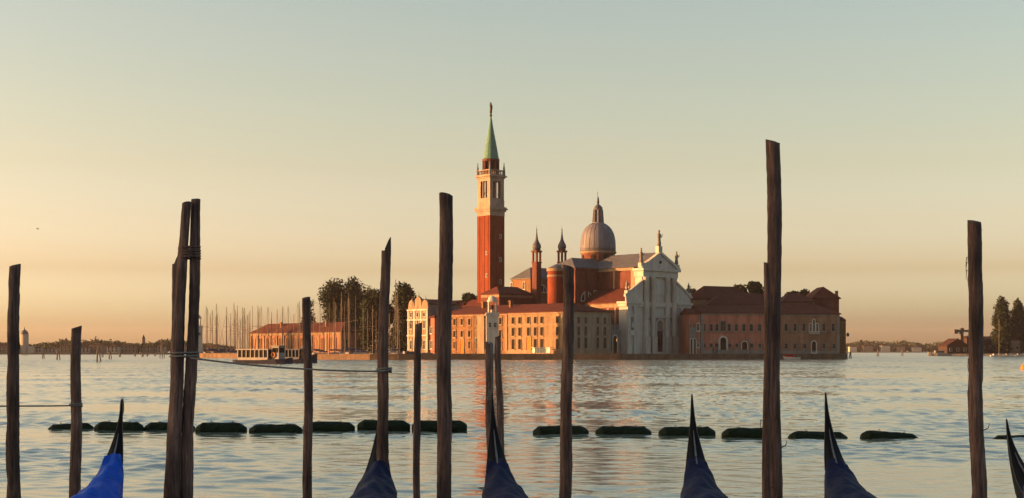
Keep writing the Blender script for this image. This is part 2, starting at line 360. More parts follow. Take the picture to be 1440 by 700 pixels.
# ------------------------------------------------------------------ campanile
TY = 450.0
def tz(py): return Z(py, TY)
Nt = Vector((X(689, TY), TY, 0)); TA = 6.1
tc_ = Nt + u*(TA/2) + v*(TA/2)
tw = thing('bell_tower', 'tall square brick bell tower with white belfry, green cone spire and statue on top', 'bell tower', (tc_.x, tc_.y, QZ), PHI)
def tl(py): return tz(py) - QZ
b = MB(); a = TA/2
b.box(-a+0.1, a-0.1, -a+0.1, a-0.1, 0, tl(302))
for s in (-1, 1):
    for t in (-a+0.45, 0, a-0.45):
        w = 0.45 if abs(t) > 1 else 0.32
        b.box(t-w, t+w, s*a-(0.12 if s > 0 else 0), s*a+(0.12 if s < 0 else 0), 0, tl(303))
        if abs(t) < 1: b.box(s*a-(0.12 if s > 0 else 0), s*a+(0.12 if s < 0 else 0), t-w, t+w, 0, tl(303))
for s in (-1, 1):
    for t in (-a+0.9, a-0.9):
        pass
for s in (-1, 1):
    b.box(s*a-(0.12 if s > 0 else 0), s*a+(0.12 if s < 0 else 0), -a+0.902, -a+1.1, 0, tl(303))
    b.box(s*a-(0.12 if s > 0 else 0), s*a+(0.12 if s < 0 else 0), a-1.1, a-0.902, 0, tl(303))
b.build('shaft', 'tower_brick', tw)
for z in (15, 22, 29, 36):
    window(tw, (1.4, -a+0.1, z), 'front', 0.45, 1.2, t=0.14, sill=False)
    if z < 30: window(tw, (-a+0.1, -1.4, z+2), 'left', 0.4, 1.0, t=0.14, sill=False)
b = MB()
for z0, z1, hw in ((tl(303), tl(297), a+0.06), (tl(297), tl(294.5), a+0.4), (tl(294.5), tl(292.5), a+0.75), (tl(292.5), tl(290.5), a+0.5), (tl(290.5), tl(281), a-0.02)):
    b.box(-hw, hw, -hw, hw, z0, z1)
b.build('stone_base', 'tower_stone', tw)
b = MB(); bz0, bz1 = tl(281), tl(250); bw = a-0.1          # belfry: corner piers and columns round the bell chamber
for sx in (-1, 1):
    for sy in (-1, 1):
        b.box(sx*bw-(1.35 if sx > 0 else 0), sx*bw+(1.35 if sx < 0 else 0), sy*bw-(1.35 if sy > 0 else 0), sy*bw+(1.35 if sy < 0 else 0), bz0, bz1)
sill, lint = tl(278), tl(254)
for s in (-1, 1):
    y0, y1 = (s*bw-0.5, s*bw) if s > 0 else (s*bw, s*bw+0.5)
    b.box(-bw+1.352, bw-1.352, y0, y1, bz0, sill); b.box(-bw+1.352, bw-1.352, y0, y1, lint, bz1)
    b.box(y0, y1, -bw+1.352, bw-1.352, bz0, sill); b.box(y0, y1, -bw+1.352, bw-1.352, lint, bz1)
    for c in (-0.58, 0.58):
        yc = (y0+y1)/2
        b.lathe([(0.2, sill), (0.2, lint)], c, yc, 8); b.lathe([(0.2, sill), (0.2, lint)], yc, c, 8)
b.build('belfry', 'tower_stone', tw)
MB().box(-1.2, 1.2, -1.2, 1.2, bz0, bz1-0.05).build('bell_chamber', 'dark', tw)
bb = MB(); bb.lathe([(0.7, sill+1.2), (0.6, sill+1.5), (0.42, sill+2.2), (0.3, sill+2.5), (0.05, sill+2.6)], -1.9, 0, 12); bb.build('bell', 'bronze', tw, True)
b = MB()
for z0, z1, hw in ((bz1, tl(248), a+0.15), (tl(248), tl(246.3), a+0.62), (tl(246.3), tl(245), a+0.3)): b.box(-hw, hw, -hw, hw, z0, z1)
b.build('cornice', 'tower_stone', tw)
b = MB(); z0, z1 = tl(245), tl(238); hw = a+0.05
for s in (-1, 1):
    for k in range(9):
        t = -hw+0.3+k*(2*hw-0.6)/8
        b.lathe([(0.11, z0), (0.16, z0+0.4), (0.08, z0+0.8), (0.12, z1-0.25)], t, s*(hw-0.15), 6); b.lathe([(0.11, z0), (0.16, z0+0.4), (0.08, z0+0.8), (0.12, z1-0.25)], s*(hw-0.15), t, 6)
    b.box(-hw, hw, s*(hw-0.15)-0.15, s*(hw-0.15)+0.15, z1-0.25, z1)
    b.box(s*(hw-0.15)-0.15, s*(hw-0.15)+0.15, -hw+0.302, hw-0.302, z1-0.248, z1-0.002)
b.build('balustrade', 'tower_stone', tw)
for sx in (-1, 1):
    for sy in (-1, 1):
        MB().lathe([(0.4, z0), (0.4, z1+0.1), (0.28, z1+0.15), (0.32, z1+0.5), (0.1, z1+1.9), (0.18, z1+2.1), (0.02, z1+2.4)], sx*(hw-0.15), sy*(hw-0.15), 8).build('finial', 'stone_d', tw)
b = MB(); dz0, dz1 = tl(245), tl(222); dr = 2.55                       # octagonal drum with arches
b.lathe([(dr-0.45, dz0), (dr-0.45, dz1)], n=8, ph=PHI)
for k in range(8):
    an = PHI+math.pi/4*k; b.lathe([(0.36, dz0), (0.36, dz1)], (dr-0.18)*math.cos(an), (dr-0.18)*math.sin(an), 6)
b.lathe([(dr+0.15, dz1-0.7), (dr+0.25, dz1-0.1), (dr-0.2, dz1)], n=16)
b.lathe([(dr+0.1, dz0), (dr+0.1, dz0+1.6)], n=16)
b.build('drum', ['brick'], tw)
for k in range(8):
    an = PHI+math.pi/4*(k+0.5)
    w = MB(); w.prism_y(outline(0.85, 2.4, True), -0.05, 0.01)
    w.build('arch_opening', 'dark', tw, loc=((dr-0.45)*0.924*math.cos(an), (dr-0.45)*0.924*math.sin(an), dz0+1.8), rz=an+math.pi/2)
MB().lathe([(2.62, dz1), (2.5, dz1+0.3), (1.95, dz1+3.6), (0.98, tl(183)), (0.36, tl(166)), (0.22, tl(162))], n=16).build('spire', 'copper', tw)
MB().lathe([(0.2, tl(162)), (0.42, tl(160.5)), (0.42, tl(159)), (0.15, tl(157.5)), (0.15, tl(157))], n=10).build('ball', 'bronze', tw, True)
b = MB(); zb = tl(157)
b.lathe([(0.35, zb), (0.42, zb+0.6), (0.32, zb+1.7), (0.42, zb+2.3), (0.2, zb+2.8), (0.13, zb+2.95), (0.24, zb+3.15), (0.2, zb+3.45), (0.03, zb+3.6)], n=10)
b.prism_y([(0.2, zb+1.0), (0.75, zb+1.3), (0.8, zb+2.4), (0.45, zb+3.1), (0.15, zb+2.6)], 0.1, 0.22)
b.tube([(-0.3, 0, zb+2.4), (-0.6, -0.2, zb+2.7), (-0.5, -0.25, zb+3.5)], [0.13, 0.1, 0.05], 6)
b.build('angel_statue', 'bronze', tw, True)

# ------------------------------------------------------------------ church
O = Vector((X(881,400), 400, QZ))
ch = thing('basilica', 'basilica with white temple front, brick nave, lead dome and twin turrets', 'church', O, PHI)
FW, FC = 26.4, 13.4
XL, XR = 6.4, 20.5                       # nave
def fz(py, Y=408): return Z(py, Y) - QZ
NE = fz(375.5); RG = fz(353); mid = 15.0
b = MB()
b.box(0, FW, 0, 2.9, 0, 13.2)                                     # lower order
b.box(XL, XR, 0.05, 2.85, 13.2, fz(389))                          # upper wall
b.build('facade_wall', 'stone', ch)
b = MB()                                                           # half pediments and main pediment
b.prism_y([(-0.4, 14.6), (XL-0.002, 14.6), (XL-0.002, 20.4), (-0.4, 16.2)], -0.2, 0.15)
b.prism_y([(XR+0.002, 14.6), (FW+0.4, 14.6), (FW+0.4, 16.2), (XR+0.002, 20.4)], -0.2, 0.15)
b.prism_y([(-0.9, 15.9), (XL-0.004, 20.2), (XL-0.004, 20.9), (-0.9, 16.6)], -0.5, 0.2)
b.prism_y([(XR+0.004, 20.2), (FW+0.9, 15.9), (FW+0.9, 16.6), (XR+0.004, 20.9)], -0.5, 0.2)
b.box(-0.5, FW+0.5, -0.45, 2.95, 13.2, 14.6); b.box(-0.85, XL-0.006, -0.8, 3.0, 14.0, 14.602); b.box(XR+0.006, FW+0.85, -0.8, 3.0, 14.0, 14.602)
b.build('side_pediments', 'stone', ch)
b = MB(); ent0 = fz(389)
b.box(XL-0.3, XR+0.3, -0.7, 2.9, ent0, ent0+1.7); b.box(XL-0.9, XR+0.9, -1.3, 3.0, ent0+1.7, ent0+2.4)
p0 = ent0+2.4
b.prism_y([(XL-0.5, p0), (XR+0.5, p0), (FC, RG-0.55)], -0.55, 0.25)
b.prism_y([(XL-1.1, p0+0.002), (XL-0.1, p0+0.002), (FC, RG-0.62), (FC, RG+0.1), (XL-1.1, p0+0.45)], -0.95, 0.3)
b.prism_y([(XR+0.1, p0+0.002), (XR+1.1, p0+0.002), (XR+1.1, p0+0.45), (FC+0.002, RG+0.1), (FC+0.002, RG-0.62)], -0.95, 0.3)
b.build('pediment', 'stone', ch)
w = MB(); w.lathe([(0.45, 0), (0.45, 0.12)], n=12)
oc = w.build('oculus', 'dark', ch); oc.rotation_euler.x = R(90); oc.location = (FC, -0.55, p0+1.9)
for c in (FC-5.9, FC-3.0, FC+3.0, FC+5.9):                          # giant half columns on tall pedestals
    q = MB(); q.box(c-0.95, c+0.95, -1.35, 0.0, 0, 4.4); q.box(c-1.05, c+1.05, -1.45, -0.004, 4.4, 4.75); q.build('pedestal', 'stone', ch)
    q = MB(); q.lathe([(0.95, 4.75), (0.95, 5.0), (0.78, 5.2), (0.8, 10), (0.68, ent0-1.6), (0.75, ent0-1.5), (0.95, ent0-0.3), (1.0, ent0)], c, -0.45, 16); q.build('column', 'stone', ch, True)
for c in (0.75, 3.3, FW-3.3, FW-0.75):                               # lower order pilasters
    q = MB(); q.box(c-0.6, c+0.6, -0.38, 0.0, 0, 12); q.box(c-0.75, c+0.75, -0.5, -0.003, 0, 2.6); q.box(c-0.75, c+0.75, -0.5, -0.003, 12, 13.2); q.build('pilaster', 'stone', ch)
q = MB(); q.box(XL, XR, -0.30, 0.0, 13.21, 14.4); q.build('band', 'stone', ch)
q = MB(); ring(q, 2.6, 9.0, True, 0.5, -0.55, 0.0); q.box(-2.1, 2.1, -0.8, -0.01, 9.6, 10.2)
dr_ = q.build('portal', 'stone', ch, loc=(FC, 0, 0.5))
MB().prism_y([(-1.3, 0), (1.3, 0), (1.3, 6.0), (-1.3, 6.0)], -0.12, 0.015).build('door', 'dark', dr_)
MB().prism_y([(-1.3, 6.05), (1.3, 6.05), (1.3, 8), (0.9, 8.8), (0, 9.0), (-0.9, 8.8), (-1.3, 8)], -0.10, 0.015).build('lunette', 'stone_d', dr_)
for c in (FC-2.05, FC+2.05): pass
for c in (FC-4.45, FC+4.45):                                         # statue niches
    q = MB(); ring(q, 1.5, 4.2, True, 0.22, -0.25, 0.0)
    nn = q.build('niche', 'stone', ch, loc=(c, 0, 6.2)); MB().prism_y(outline(1.5, 4.2, True), -0.06, 0.01).build('recess', 'stone_d', nn)
    MB().lathe([(0.4, 0.05), (0.42, 0.8), (0.3, 1.7), (0.42, 2.3), (0.18, 2.75), (0.23, 3.0), (0.2, 3.2), (0.02, 3.35)], 0, -0.3, 10).build('niche_statue', 'stone', nn, True)
for c in (2.02, FW-2.02):                                            # tomb aedicules at the sides
    q = MB(); ring(q, 1.1, 3.6, False, 0.22, -0.25, 0.0); q.prism_y([(-1.0, 3.9), (1.0, 3.9), (0, 4.7)], -0.4, 0.0); q.box(-0.95, 0.95, -0.5, 0, -1.5, -0.24)
    nn = q.build('aedicule', 'stone', ch, loc=(c, 0, 6.6)); MB().prism_y(outline(1.1, 3.6, False), -0.06, 0.01).build('recess', 'stone_d', nn)
    MB().lathe([(0.3, 0.6), (0.42, 1.0), (0.4, 1.5), (0.2, 1.75), (0.24, 2.1), (0.02, 2.4)], 0, -0.3, 10).build('bust', 'stone', nn, True)
q = MB(); q.box(FC-2.6, FC+2.6, -0.16, 0.045, 16.5, 20.8); q.box(FC-2.2, FC+2.2, -0.22, -0.162, 16.9, 20.4); q.build('panel', 'stone', ch)
for cx, cz, h in ((FC, RG+0.1, 5.9), (XL-0.4, p0+0.5, 4.9), (XR+0.4, p0+0.5, 4.9), (0.2, 16.9, 3.6), (FW-0.2, 16.9, 3.6)):
    s = h/4.4; q = MB(); q.box(cx-0.6*s, cx+0.6*s, -0.6, 0.6, cz-0.4, cz+0.9*s); q.build('statue_base', 'stone', ch)
    q = MB(); k = cz+0.9*s; q.lathe([(0.42*s, k), (0.5*s, k+0.5*s), (0.34*s, k+1.5*s), (0.5*s, k+2.2*s), (0.42*s, k+2.6*s), (0.16*s, k+2.85*s), (0.26*s, k+3.1*s), (0.22*s, k+3.35*s), (0.03*s, k+3.5*s)], cx, 0, 10)
    q.tube([(cx+0.4*s, 0, k+2.5*s), (cx+0.75*s, -0.2, k+1.9*s), (cx+0.65*s, -0.5, k+2.6*s)], [0.16*s, 0.12*s, 0.08*s], 6)
    q.build('rooftop_statue', 'stone_d', ch, True)
# nave, aisles, transept, dome
DY = 24.3                                                            # dome centre, local y
q = MB(); q.box(XL+0.1, XR-0.1, 2.9, DY-7, 0, NE); q.build('nave_wall', 'brick', ch)
q = MB(); q.box(XL-0.05, XL+0.095, 3.0, 4.3, 14, NE-0.8); q.box(XL-0.05, XL+0.095, DY-13.6, DY-13.0, 14, NE-0.8)
q.box(XL-0.3, XR+0.3, 3.0, DY-7.01, NE-0.8, NE+0.05); q.build('nave_cornice', 'pale', ch)
q = MB(); q.add([(XL-0.8, 0.31, NE+0.06), (FC, 0.31, RG-0.1), (XR+0.8, 0.31, NE+0.06), (XL-0.8, DY, NE+0.06), (FC, DY, RG-0.1), (XR+0.8, DY, NE+0.06)], [(0,3,4,1), (1,4,5,2), (0,1,2), (3,5,4), (0,2,5,3)]); q.build('nave_roof', 'lead', ch)
AE = fz(424.5, 405)
q = MB(); q.box(0.15, XL+0.09, 2.9, DY-7.0, 0, AE); q.box(XR-0.09, FW-0.15, 2.9, DY-7.0, 0, AE); q.build('aisle_wall', 'brick', ch)
q = MB()
for z0, z1, e in ((AE-1.5, AE-1.0, 0.25), (AE-1.0, AE-0.4, 0.1), (AE-0.4, AE, 0.5)): q.box(0.15-e, 0.149, 2.95, DY-7.02, z0, z1)
for k in range(5): q.box(0.0, 0.148, 4+k*2.9, 4.7+k*2.9, 3, AE-1.51)
q.build('aisle_cornice', 'pale', ch)
q = MB(); t0 = fz(404)
for s, xa, xb in ((0, -0.5, XL+0.098), (1, XR-0.098, FW+0.5)):
    za, zb = (AE+0.02, t0) if s == 0 else (t0, AE+0.02)
    q.add([(xa,0.21,za),(xb,0.21,zb),(xb,DY-7.03,zb),(xa,DY-7.03,za),(xa,0.21,za-0.3 if s == 0 else AE-0.3),(xb,0.21,AE-0.3),(xb,DY-7.03,AE-0.3),(xa,DY-7.03,AE-0.3)],
          [(0,1,2,3) if True else (), (4,7,6,5), (0,4,5,1), (2,6,7,3), (1,5,6,2), (3,7,4,0)])
q.build('aisle_roof', 'tile', ch)
# transept
TX0, TX1 = -3.2, 30.0; TH = 6.95; TE = 9.95
q = MB(); q.box(TX0, TX1, DY-TH, DY-TH+TE, 0, NE+0.1); q.box(XL+0.3, XR-0.3, DY-TH+TE+0.01, DY+TH, 0, NE+0.6); q.build('transept_wall', 'brick', ch)
AC = DY+0.5
n = 12; arc = [(TX0+0.02 - 2.7*math.sin(math.pi*i/n), AC - 2.6*math.cos(math.pi*i/n)) for i in range(n+1)]
q = MB(); q.prism(arc[::-1], 0, NE-0.6); q.build('apse', 'tower_brick', ch)
arc2 = [(TX0+0.02 - 2.95*math.sin(math.pi*i/n), AC - 2.85*math.cos(math.pi*i/n)) for i in range(n+1)]
q = MB(); q.prism(arc2[::-1], NE-0.6, NE+0.2); q.prism([(TX0+0.02 - 2.82*math.sin(math.pi*i/n), AC - 2.72*math.cos(math.pi*i/n)) for i in range(n+1)][::-1], NE-2.2, NE-1.7); q.build('apse_cornice', 'pale', ch)
q = MB(); ap = [(x, y, NE+0.21) for x, y in arc2]; q.add(ap + [(TX0+0.03, AC, NE+1.6)], [(i+1, i, n+1) for i in range(n)] + [tuple(range(n+1))]); q.build('apse_roof', 'lead', ch)
q = MB(); q.box(TX0+0.05, TX1, DY-TH-0.3, DY-TH-0.004, NE-0.6, NE+0.08); q.box(TX0, TX0+1.0, DY-TH-0.22, DY-TH-0.006, 6, NE-0.61)
q.box(TX0+4.2, TX0+5.2, DY-TH-0.22, DY-TH-0.006, 6, NE-0.61); q.build('transept_cornice', 'brick', ch)
q = MB(); hip_roof(q, TX0, TX1, DY-TH, DY-TH+TE, NE+0.12, fz(362.5, 420), 'x', 0.75, 0.45); q.build('transept_roof', 'lead', ch)
def thermal(parent, x, y, z, r=2.1, face='front'):
    fr = MB(); arcp = [(r*math.cos(math.pi*i/12), r*1.15*math.sin(math.pi*i/12)) for i in range(13)]
    big = [((r+0.28)*math.cos(math.pi*i/12), (r*1.15+0.28)*math.sin(math.pi*i/12)) for i in range(13)]
    vs = [(a_[0],-0.16,a_[1]) for a_ in arcp]+[(b_[0],-0.16,b_[1]) for b_ in big]+[(a_[0],0,a_[1]) for a_ in arcp]+[(b_[0],0,b_[1]) for b_ in big]
    fs = []
    for i in range(12): fs += [(13+i,i,i+1,13+i+1), (i,26+i,27+i,i+1), (14+i,40+i,39+i,13+i)]
    fr.add(vs, [f[::-1] for f in fs]); fr.box(-r-0.28, r+0.28, -0.2, 0, -0.3, -0.002)
    for c in (-r*0.36, r*0.36): fr.box(c-0.16, c+0.16, -0.13, -0.051, 0, r*1.02)
    o = fr.build('thermal_window', 'stone', parent, loc=(x, y, z)); o.rotation_euler.z = 0 if face == 'front' else -math.pi/2
    MB().prism_y(arcp, -0.05, 0.012).build('pane', 'glass', o)
thermal(ch, 1.6, DY-TH, 15.3)
for yy in (8.0, 13.6): thermal(ch, XL+0.1, yy, 15.6, 1.7, 'left')
window(ch, (XL+0.1, 5.8, 16.5), 'left', 0.9, 2.6, True, t=0.25)
window(ch, (5.0, DY-TH, 16.2), 'front', 0.7, 2.0, t=0.2)
def wz(py): return Z(py, 427) - QZ
q = MB(); q.lathe([(4.95, NE-1), (4.95, wz(356.5))], FC, DY, 32); q.build('dome_drum', 'brick', ch)
for k in range(8):
    an = PHI+math.pi/4*k+0.5; w = MB(); w.prism_y(outline(1.1, 2.3, True), -0.12, 0.05)
    w.build('drum_window', 'dark', ch, loc=(FC+4.93*math.cos(an), DY+4.93*math.sin(an), wz(369)), rz=an+math.pi/2)
q = MB(); q.lathe([(5.0, wz(357)), (5.45, wz(355.5)), (5.5, wz(353.6)), (5.1, wz(353))], FC, DY, 32); q.build('drum_cornice', 'pale', ch)
q = MB(); H0, H1 = wz(353), wz(314.5); prof = []
for i in range(13):
    t = i/12*R(78); prof.append((5.2*math.sqrt(max(0, 1-(0.965*math.sin(t)/math.sin(R(78)))**3)), H0+(H1-H0)*math.sin(t)/math.sin(R(78))))
q.lathe(prof, FC, DY, 48)
for k in range(24):
    an = 2*math.pi*k/24
    q.tube([(FC+r_*math.cos(an), DY+r_*math.sin(an), z_) for r_, z_ in prof], [0.07]*len(prof), 5)
q.build('dome', 'leadwarm', ch, True)
q = MB(); q.lathe([(1.75, H1-0.4), (1.75, H1+0.2), (1.15, H1+0.3), (1.05, wz(296)), (1.45, wz(295.5)), (1.45, wz(294.5))], FC, DY, 12)
for k in range(8):
    an = math.pi/4*k; q.tube([(FC+1.5*math.cos(an), DY+1.5*math.sin(an), H1), (FC+1.3*math.cos(an), DY+1.3*math.sin(an), wz(296))], [0.28, 0.2], 6)
q.build('lantern', 'leadwarm', ch)
q = MB(); q.lathe([(1.4, wz(294.5)), (1.25, wz(292)), (0.8, wz(289.5)), (0.35, wz(288)), (0.25, wz(287.5))], FC, DY, 16); q.build('lantern_cap', 'lead', ch, True)
q = MB(); k = wz(287.5); q.lathe([(0.3, k), (0.38, k+0.7), (0.25, k+1.3), (0.34, k+1.6), (0.12, k+1.8), (0.18, k+2.05), (0.02, k+2.3)], FC, DY, 8); q.tube([(FC-0.3, DY-0.2, k+1.5), (FC-0.5, DY-0.3, k+3.6)], 0.06, 5); q.build('dome_statue', 'bronze', ch, True)
# choir blocks and turrets behind the transept
def lc(px, Y): return (Matrix.Rotation(-PHI, 3, 'Z') @ (Vector((X(px, Y), Y, QZ)) - O))
c2 = lc(746, 441); L2 = reach((X(746,441),441), v, 719)
q = MB(); q.box(c2.x, c2.x+16, c2.y, c2.y+L2, 0, Z(391,441)-QZ); q.build('choir_wall', 'oldbrick', ch)
q = MB(); hip_roof(q, c2.x, c2.x+18, c2.y, c2.y+L2, Z(391,441)-QZ+0.003, Z(375,446)-QZ, 'x', 0.9, 0.35); q.build('choir_roof', 'lead', ch)
thermal(ch, c2.x+4.9, c2.y, Z(409,441)-QZ, 1.7)
for yy in (3.0, 8.5): window(ch, (c2.x, c2.y+yy, Z(406,445)-QZ), 'left', 1.0, 2.2, True, t=0.2)
def turret(px, Y):
    c = lc(px, Y); zz = lambda py: Z(py, Y)-QZ
    base = MB(); base.box(c.x-1.0, c.x+1.0, c.y-1.0, c.y+1.0, 10, zz(369)); base.box(c.x-1.15, c.x+1.15, c.y-1.15, c.y+1.15, zz(369), zz(367.5))
    for sx in (-1, 1):
        for sy in (-1, 1): base.box(c.x+sx*1.0-(0.5 if sx > 0 else 0), c.x+sx*1.0+(0.5 if sx < 0 else 0), c.y+sy*1.0-(0.5 if sy > 0 else 0), c.y+sy*1.0+(0.5 if sy < 0 else 0), zz(367.5), zz(354))
    base.box(c.x-1.2, c.x+1.2, c.y-1.2, c.y+1.2, zz(354), zz(351.5))
    t = base.build('turret', 'brick', ch)
    cap = MB(); cap.lathe([(1.05, zz(351.5)), (1.4, zz(348.5)), (1.3, zz(345)), (0.85, zz(341.5)), (0.5, zz(338)), (0.25, zz(331)), (0.1, zz(324)), (0.22, zz(323.5)), (0.05, zz(322)), (0.04, zz(318))], c.x, c.y, 12)
    cap.build('onion_cap', 'lead', t, True)
turret(754.7, 437.5); turret(790.3, 452)

# ------------------------------------------------------------------ buildings of the island
def block(name, label, cat, pxc, Yc, pxl, pxr, py_eave, py_ridge, wall, roof, axis='y', hip=1.0, over=0.5, rot=PHI, depth=None, width=None, group=None, hip2=None, zbase=QZ, Yr=None):
    N = Vector((X(pxc, Yc), Yc, 0)); uu = Vector((math.cos(rot), math.sin(rot), 0)); vv = Vector((-math.sin(rot), math.cos(rot), 0))
    L = depth or reach(N, vv, pxl); Wd = width or reach(N, uu, pxr)
    t = thing(name, label, cat, (N.x, N.y, zbase), rot, group)
    E = Z(py_eave, Yc)-zbase; Rz = Z(py_ridge, Yr or (Yc+6))-zbase
    q = MB(); q.box(0, Wd, 0, L, 0, E); q.build('wall', wall, t)
    q = MB(); hip_roof(q, 0, Wd, 0, L, E+0.003, Rz, axis, hip, over, hip2=hip2); r = q.build('roof', roof, t)
    t['W'] = Wd; t['L'] = L; t['E'] = E; t['R'] = Rz
    return t
# long building: pale end house (front face in shade), cream middle, brick end
lb = block('quay_house', 'long cream and brick house with red tiled roof facing the morning sun, by the basilica', 'building', 806, 386, 714, 859, 437.3, 424, 'cream', 'tile', hip2=0.0)
L, Wd, E = lb['L'], lb['W'], lb['E']
q = MB(); q.box(-0.12, Wd+0.12, -0.12, -0.004, E*0.69, E*0.69+0.35); q.box(-0.12, -0.004, -0.1, L, E*0.69, E*0.69+0.35); q.build('string_course', 'pale', lb)
q = MB(); q.box(-0.2, Wd+0.2, -0.2, -0.006, 0, 1.0); q.box(-0.2, -0.006, -0.18, L, 0, 1.0); q.box(-0.3, Wd+0.3, -0.3, -0.008, E-0.35, E-0.005); q.box(-0.3, -0.008, -0.28, L, E-0.35, E-0.005); q.build('plinth', 'pale', lb)
q = MB(); q.box(0.01, Wd-0.01, -0.05, -0.001, 1.0, E-0.36); q.build('end_wall', mat('grey_plaster', (0.22, 0.19, 0.145), (0.18, 0.155, 0.12), 0.5, wear=0.35), lb)
for x in (2.0, 4.7, 9.3, 12.1):
    window(lb, (x, -0.05, E*0.72), 'front', 0.75, 1.7, t=0.16, frame='pale'); window(lb, (x, -0.05, E*0.44), 'front', 0.8, 2.3, t=0.16, frame='pale'); window(lb, (x, -0.05, E*0.13), 'front', 0.85, 2.9, t=0.16, frame='pale')
for i, y in enumerate((2.2, 6.0, 12.2, 14.8, 17.6, 21.2, 24.0)):
    window(lb, (0, y, E*0.74), 'left', 1.1, 1.8, t=0.13, frame='pale', bars=False); window(lb, (0, y, E*0.44), 'left', 1.1, 2.3, t=0.15, frame='pale', bars=False)
    if i in (0, 4): window(lb, (0, y, 0), 'left', 1.7, 4.6, t=0.3, frame='pale', pane='odoor' if i == 4 else 'dark', sill=False, name='door', bars=False)
    else: window(lb, (0, y, E*0.11), 'left', 1.15, 2.8, t=0.14, frame='pale', bars=False)
N2 = Vector((X(806,386), 386, 0)) + v*(L+0.02)
px2 = 720 + FPX*N2.x/N2.y
lb2 = block('brick_house', 'weathered brick house with white framed windows behind the white lighthouse', 'building', px2, N2.y, 612, 0, 440.2, 427, 'oldbrick', 'tile', hip=0.0, width=Wd, hip2=0.9)
L2, E2 = lb2['L'], lb2['E']
q = MB(); q.box(-0.3, -0.004, 0.02, L2, E2-0.4, E2-0.01); q.box(-0.22, -0.006, 0.02, 1.0, 0, E2-0.42); q.box(-0.9, -0.008, 9.2, 12.6, 0, E2-0.42); q.build('trim', 'pale', lb2)
for i in range(9):
    y = 3.0 + i*3.4
    if 8.6 < y < 13: continue
    window(lb2, (0, y, E2*0.74), 'left', 1.0, 1.8, t=0.22, frame='pale', bars=False); window(lb2, (0, y, E2*0.43), 'left', 1.0, 1.8, t=0.3, frame='pale', bars=False)
    if i in (1, 5): window(lb2, (0, y, 0), 'left', 1.6, 4.2, t=0.25, frame='pale', pane='odoor', sill=False, name='door', bars=False)
    else: window(lb2, (0, y, E2*0.13), 'left', 0.9, 2.0, t=0.22, frame='pale')
for y in (4, 16): 
    q = MB(); q.box(Wd*0.32, Wd*0.32+0.9, y, y+0.7, E2+1, E2+3.6); q.box(Wd*0.32-0.15, Wd*0.32+1.05, y-0.15, y+0.85, E2+3.6, E2+3.9); q.build('chimney', 'oldbrick', lb2)
# battlemented gate wall between end house and basilica
gN = Vector((X(860,398.5), 398.5, 0)); gw = thing('gate_wall', 'battlemented wall with dark arched gate squeezed against the basilica front', 'wall', (gN.x, gN.y, QZ), PHI)
GW = reach(gN, u, 873); q = MB(); q.box(0, GW, 0, 0.8, 0, 6.6)
k = 0
while k*1.05+0.6 < GW: q.box(k*1.05, k*1.05+0.6, 0, 0.8, 6.6, 8.2); k += 1
q.build('wall', 'stone_d', gw)
window(gw, (GW*0.36, 0, 0), 'front', 1.6, 5.0, True, t=0.3, frame='stone', pane='dark', sill=False, name='door', bars=False)
# low block at the tower's foot
mb_ = block('sacristy_wing', 'low brick wing with red roof at the foot of the bell tower', 'building', 702, 428, 677, 749, 413, 402, 'brick', 'tile', axis='x', hip=0.7)
q = MB(); q.box(-0.15, mb_['W'], -0.15, -0.004, mb_['E']-0.8, mb_['E']-0.01); q.box(-0.15, -0.004, -0.14, mb_['L'], mb_['E']-0.8, mb_['E']-0.01); q.build('cornice', 'pale', mb_)
block('cloister_range', 'dark red roofed range showing above the brick house, left of the bell tower', 'building', 700, 446, 600, 715, 430, 419.5, 'brick', 'tile', hip=0.4)
# chapel-like white facade at the marina
bf = thing('small_church', 'small cream church with three curved gables glowing in the sun by the yachts', 'church', (X(602,428), 428, QZ), PHI)
NB = Vector((X(602,428), 428, 0)); BL = reach(NB, v, 573.5); BW = 12
def bz(py): return Z(py, 432)-QZ
q = MB(); q.box(0, 0.9, 0, BL, 0, bz(434)); q.build('facade_wall', 'pale', bf)
q = MB()
for (c, w_, h) in ((BL/6, BL/3, bz(421)), (BL/2, BL/2.7, bz(416.5)), (BL*5/6, BL/3, bz(421))):
    z0 = bz(434); n = 10; poly = [(c-w_/2+0.05, z0), (c+w_/2-0.05, z0)]
    for i in range(n+1):
        a_ = math.pi*i/n; poly.append((c+(w_/2-0.25)*math.cos(a_), z0+(h-z0)*(0.45+0.55*math.sin(a_))))
    q.add([(0.05,y,z) for y,z in poly]+[(0.75 if c != BL/2 else 0.85,y,z) for y,z in poly], [tuple(range(len(poly)-1,-1,-1)), tuple(range(len(poly),2*len(poly)))]+[(i,(i+1)%len(poly),len(poly)+(i+1)%len(poly),len(poly)+i) for i in range(len(poly))])
    q.lathe([(0.22, h-0.1), (0.3, h+0.2), (0.08, h+0.5), (0.06, h+1.3)], 0.4, c, 6)
q.build('gable', 'pale', bf)
q = MB()
for z in (bz(434), bz(448), bz(470)): q.box(-0.35, -0.003, -0.1, BL+0.1, z-0.45, z)
for c in (0.35, BL/3, BL*2/3, BL-0.35): q.box(-0.2, -0.004, c-0.3, c+0.3, 0, bz(434)-0.46)
q.build('trim', 'stone', bf)
q = MB(); q.box(0.902, BW, 0.3, BL-0.3, 0, bz(428)); q.build('wall', 'stone_d', bf)
q = MB(); hip_roof(q, 0.95, BW, 0.3, BL-0.3, bz(428)+0.01, bz(419.5), 'x', 0.0, 0.3); q.build('roof', 'tile', bf)
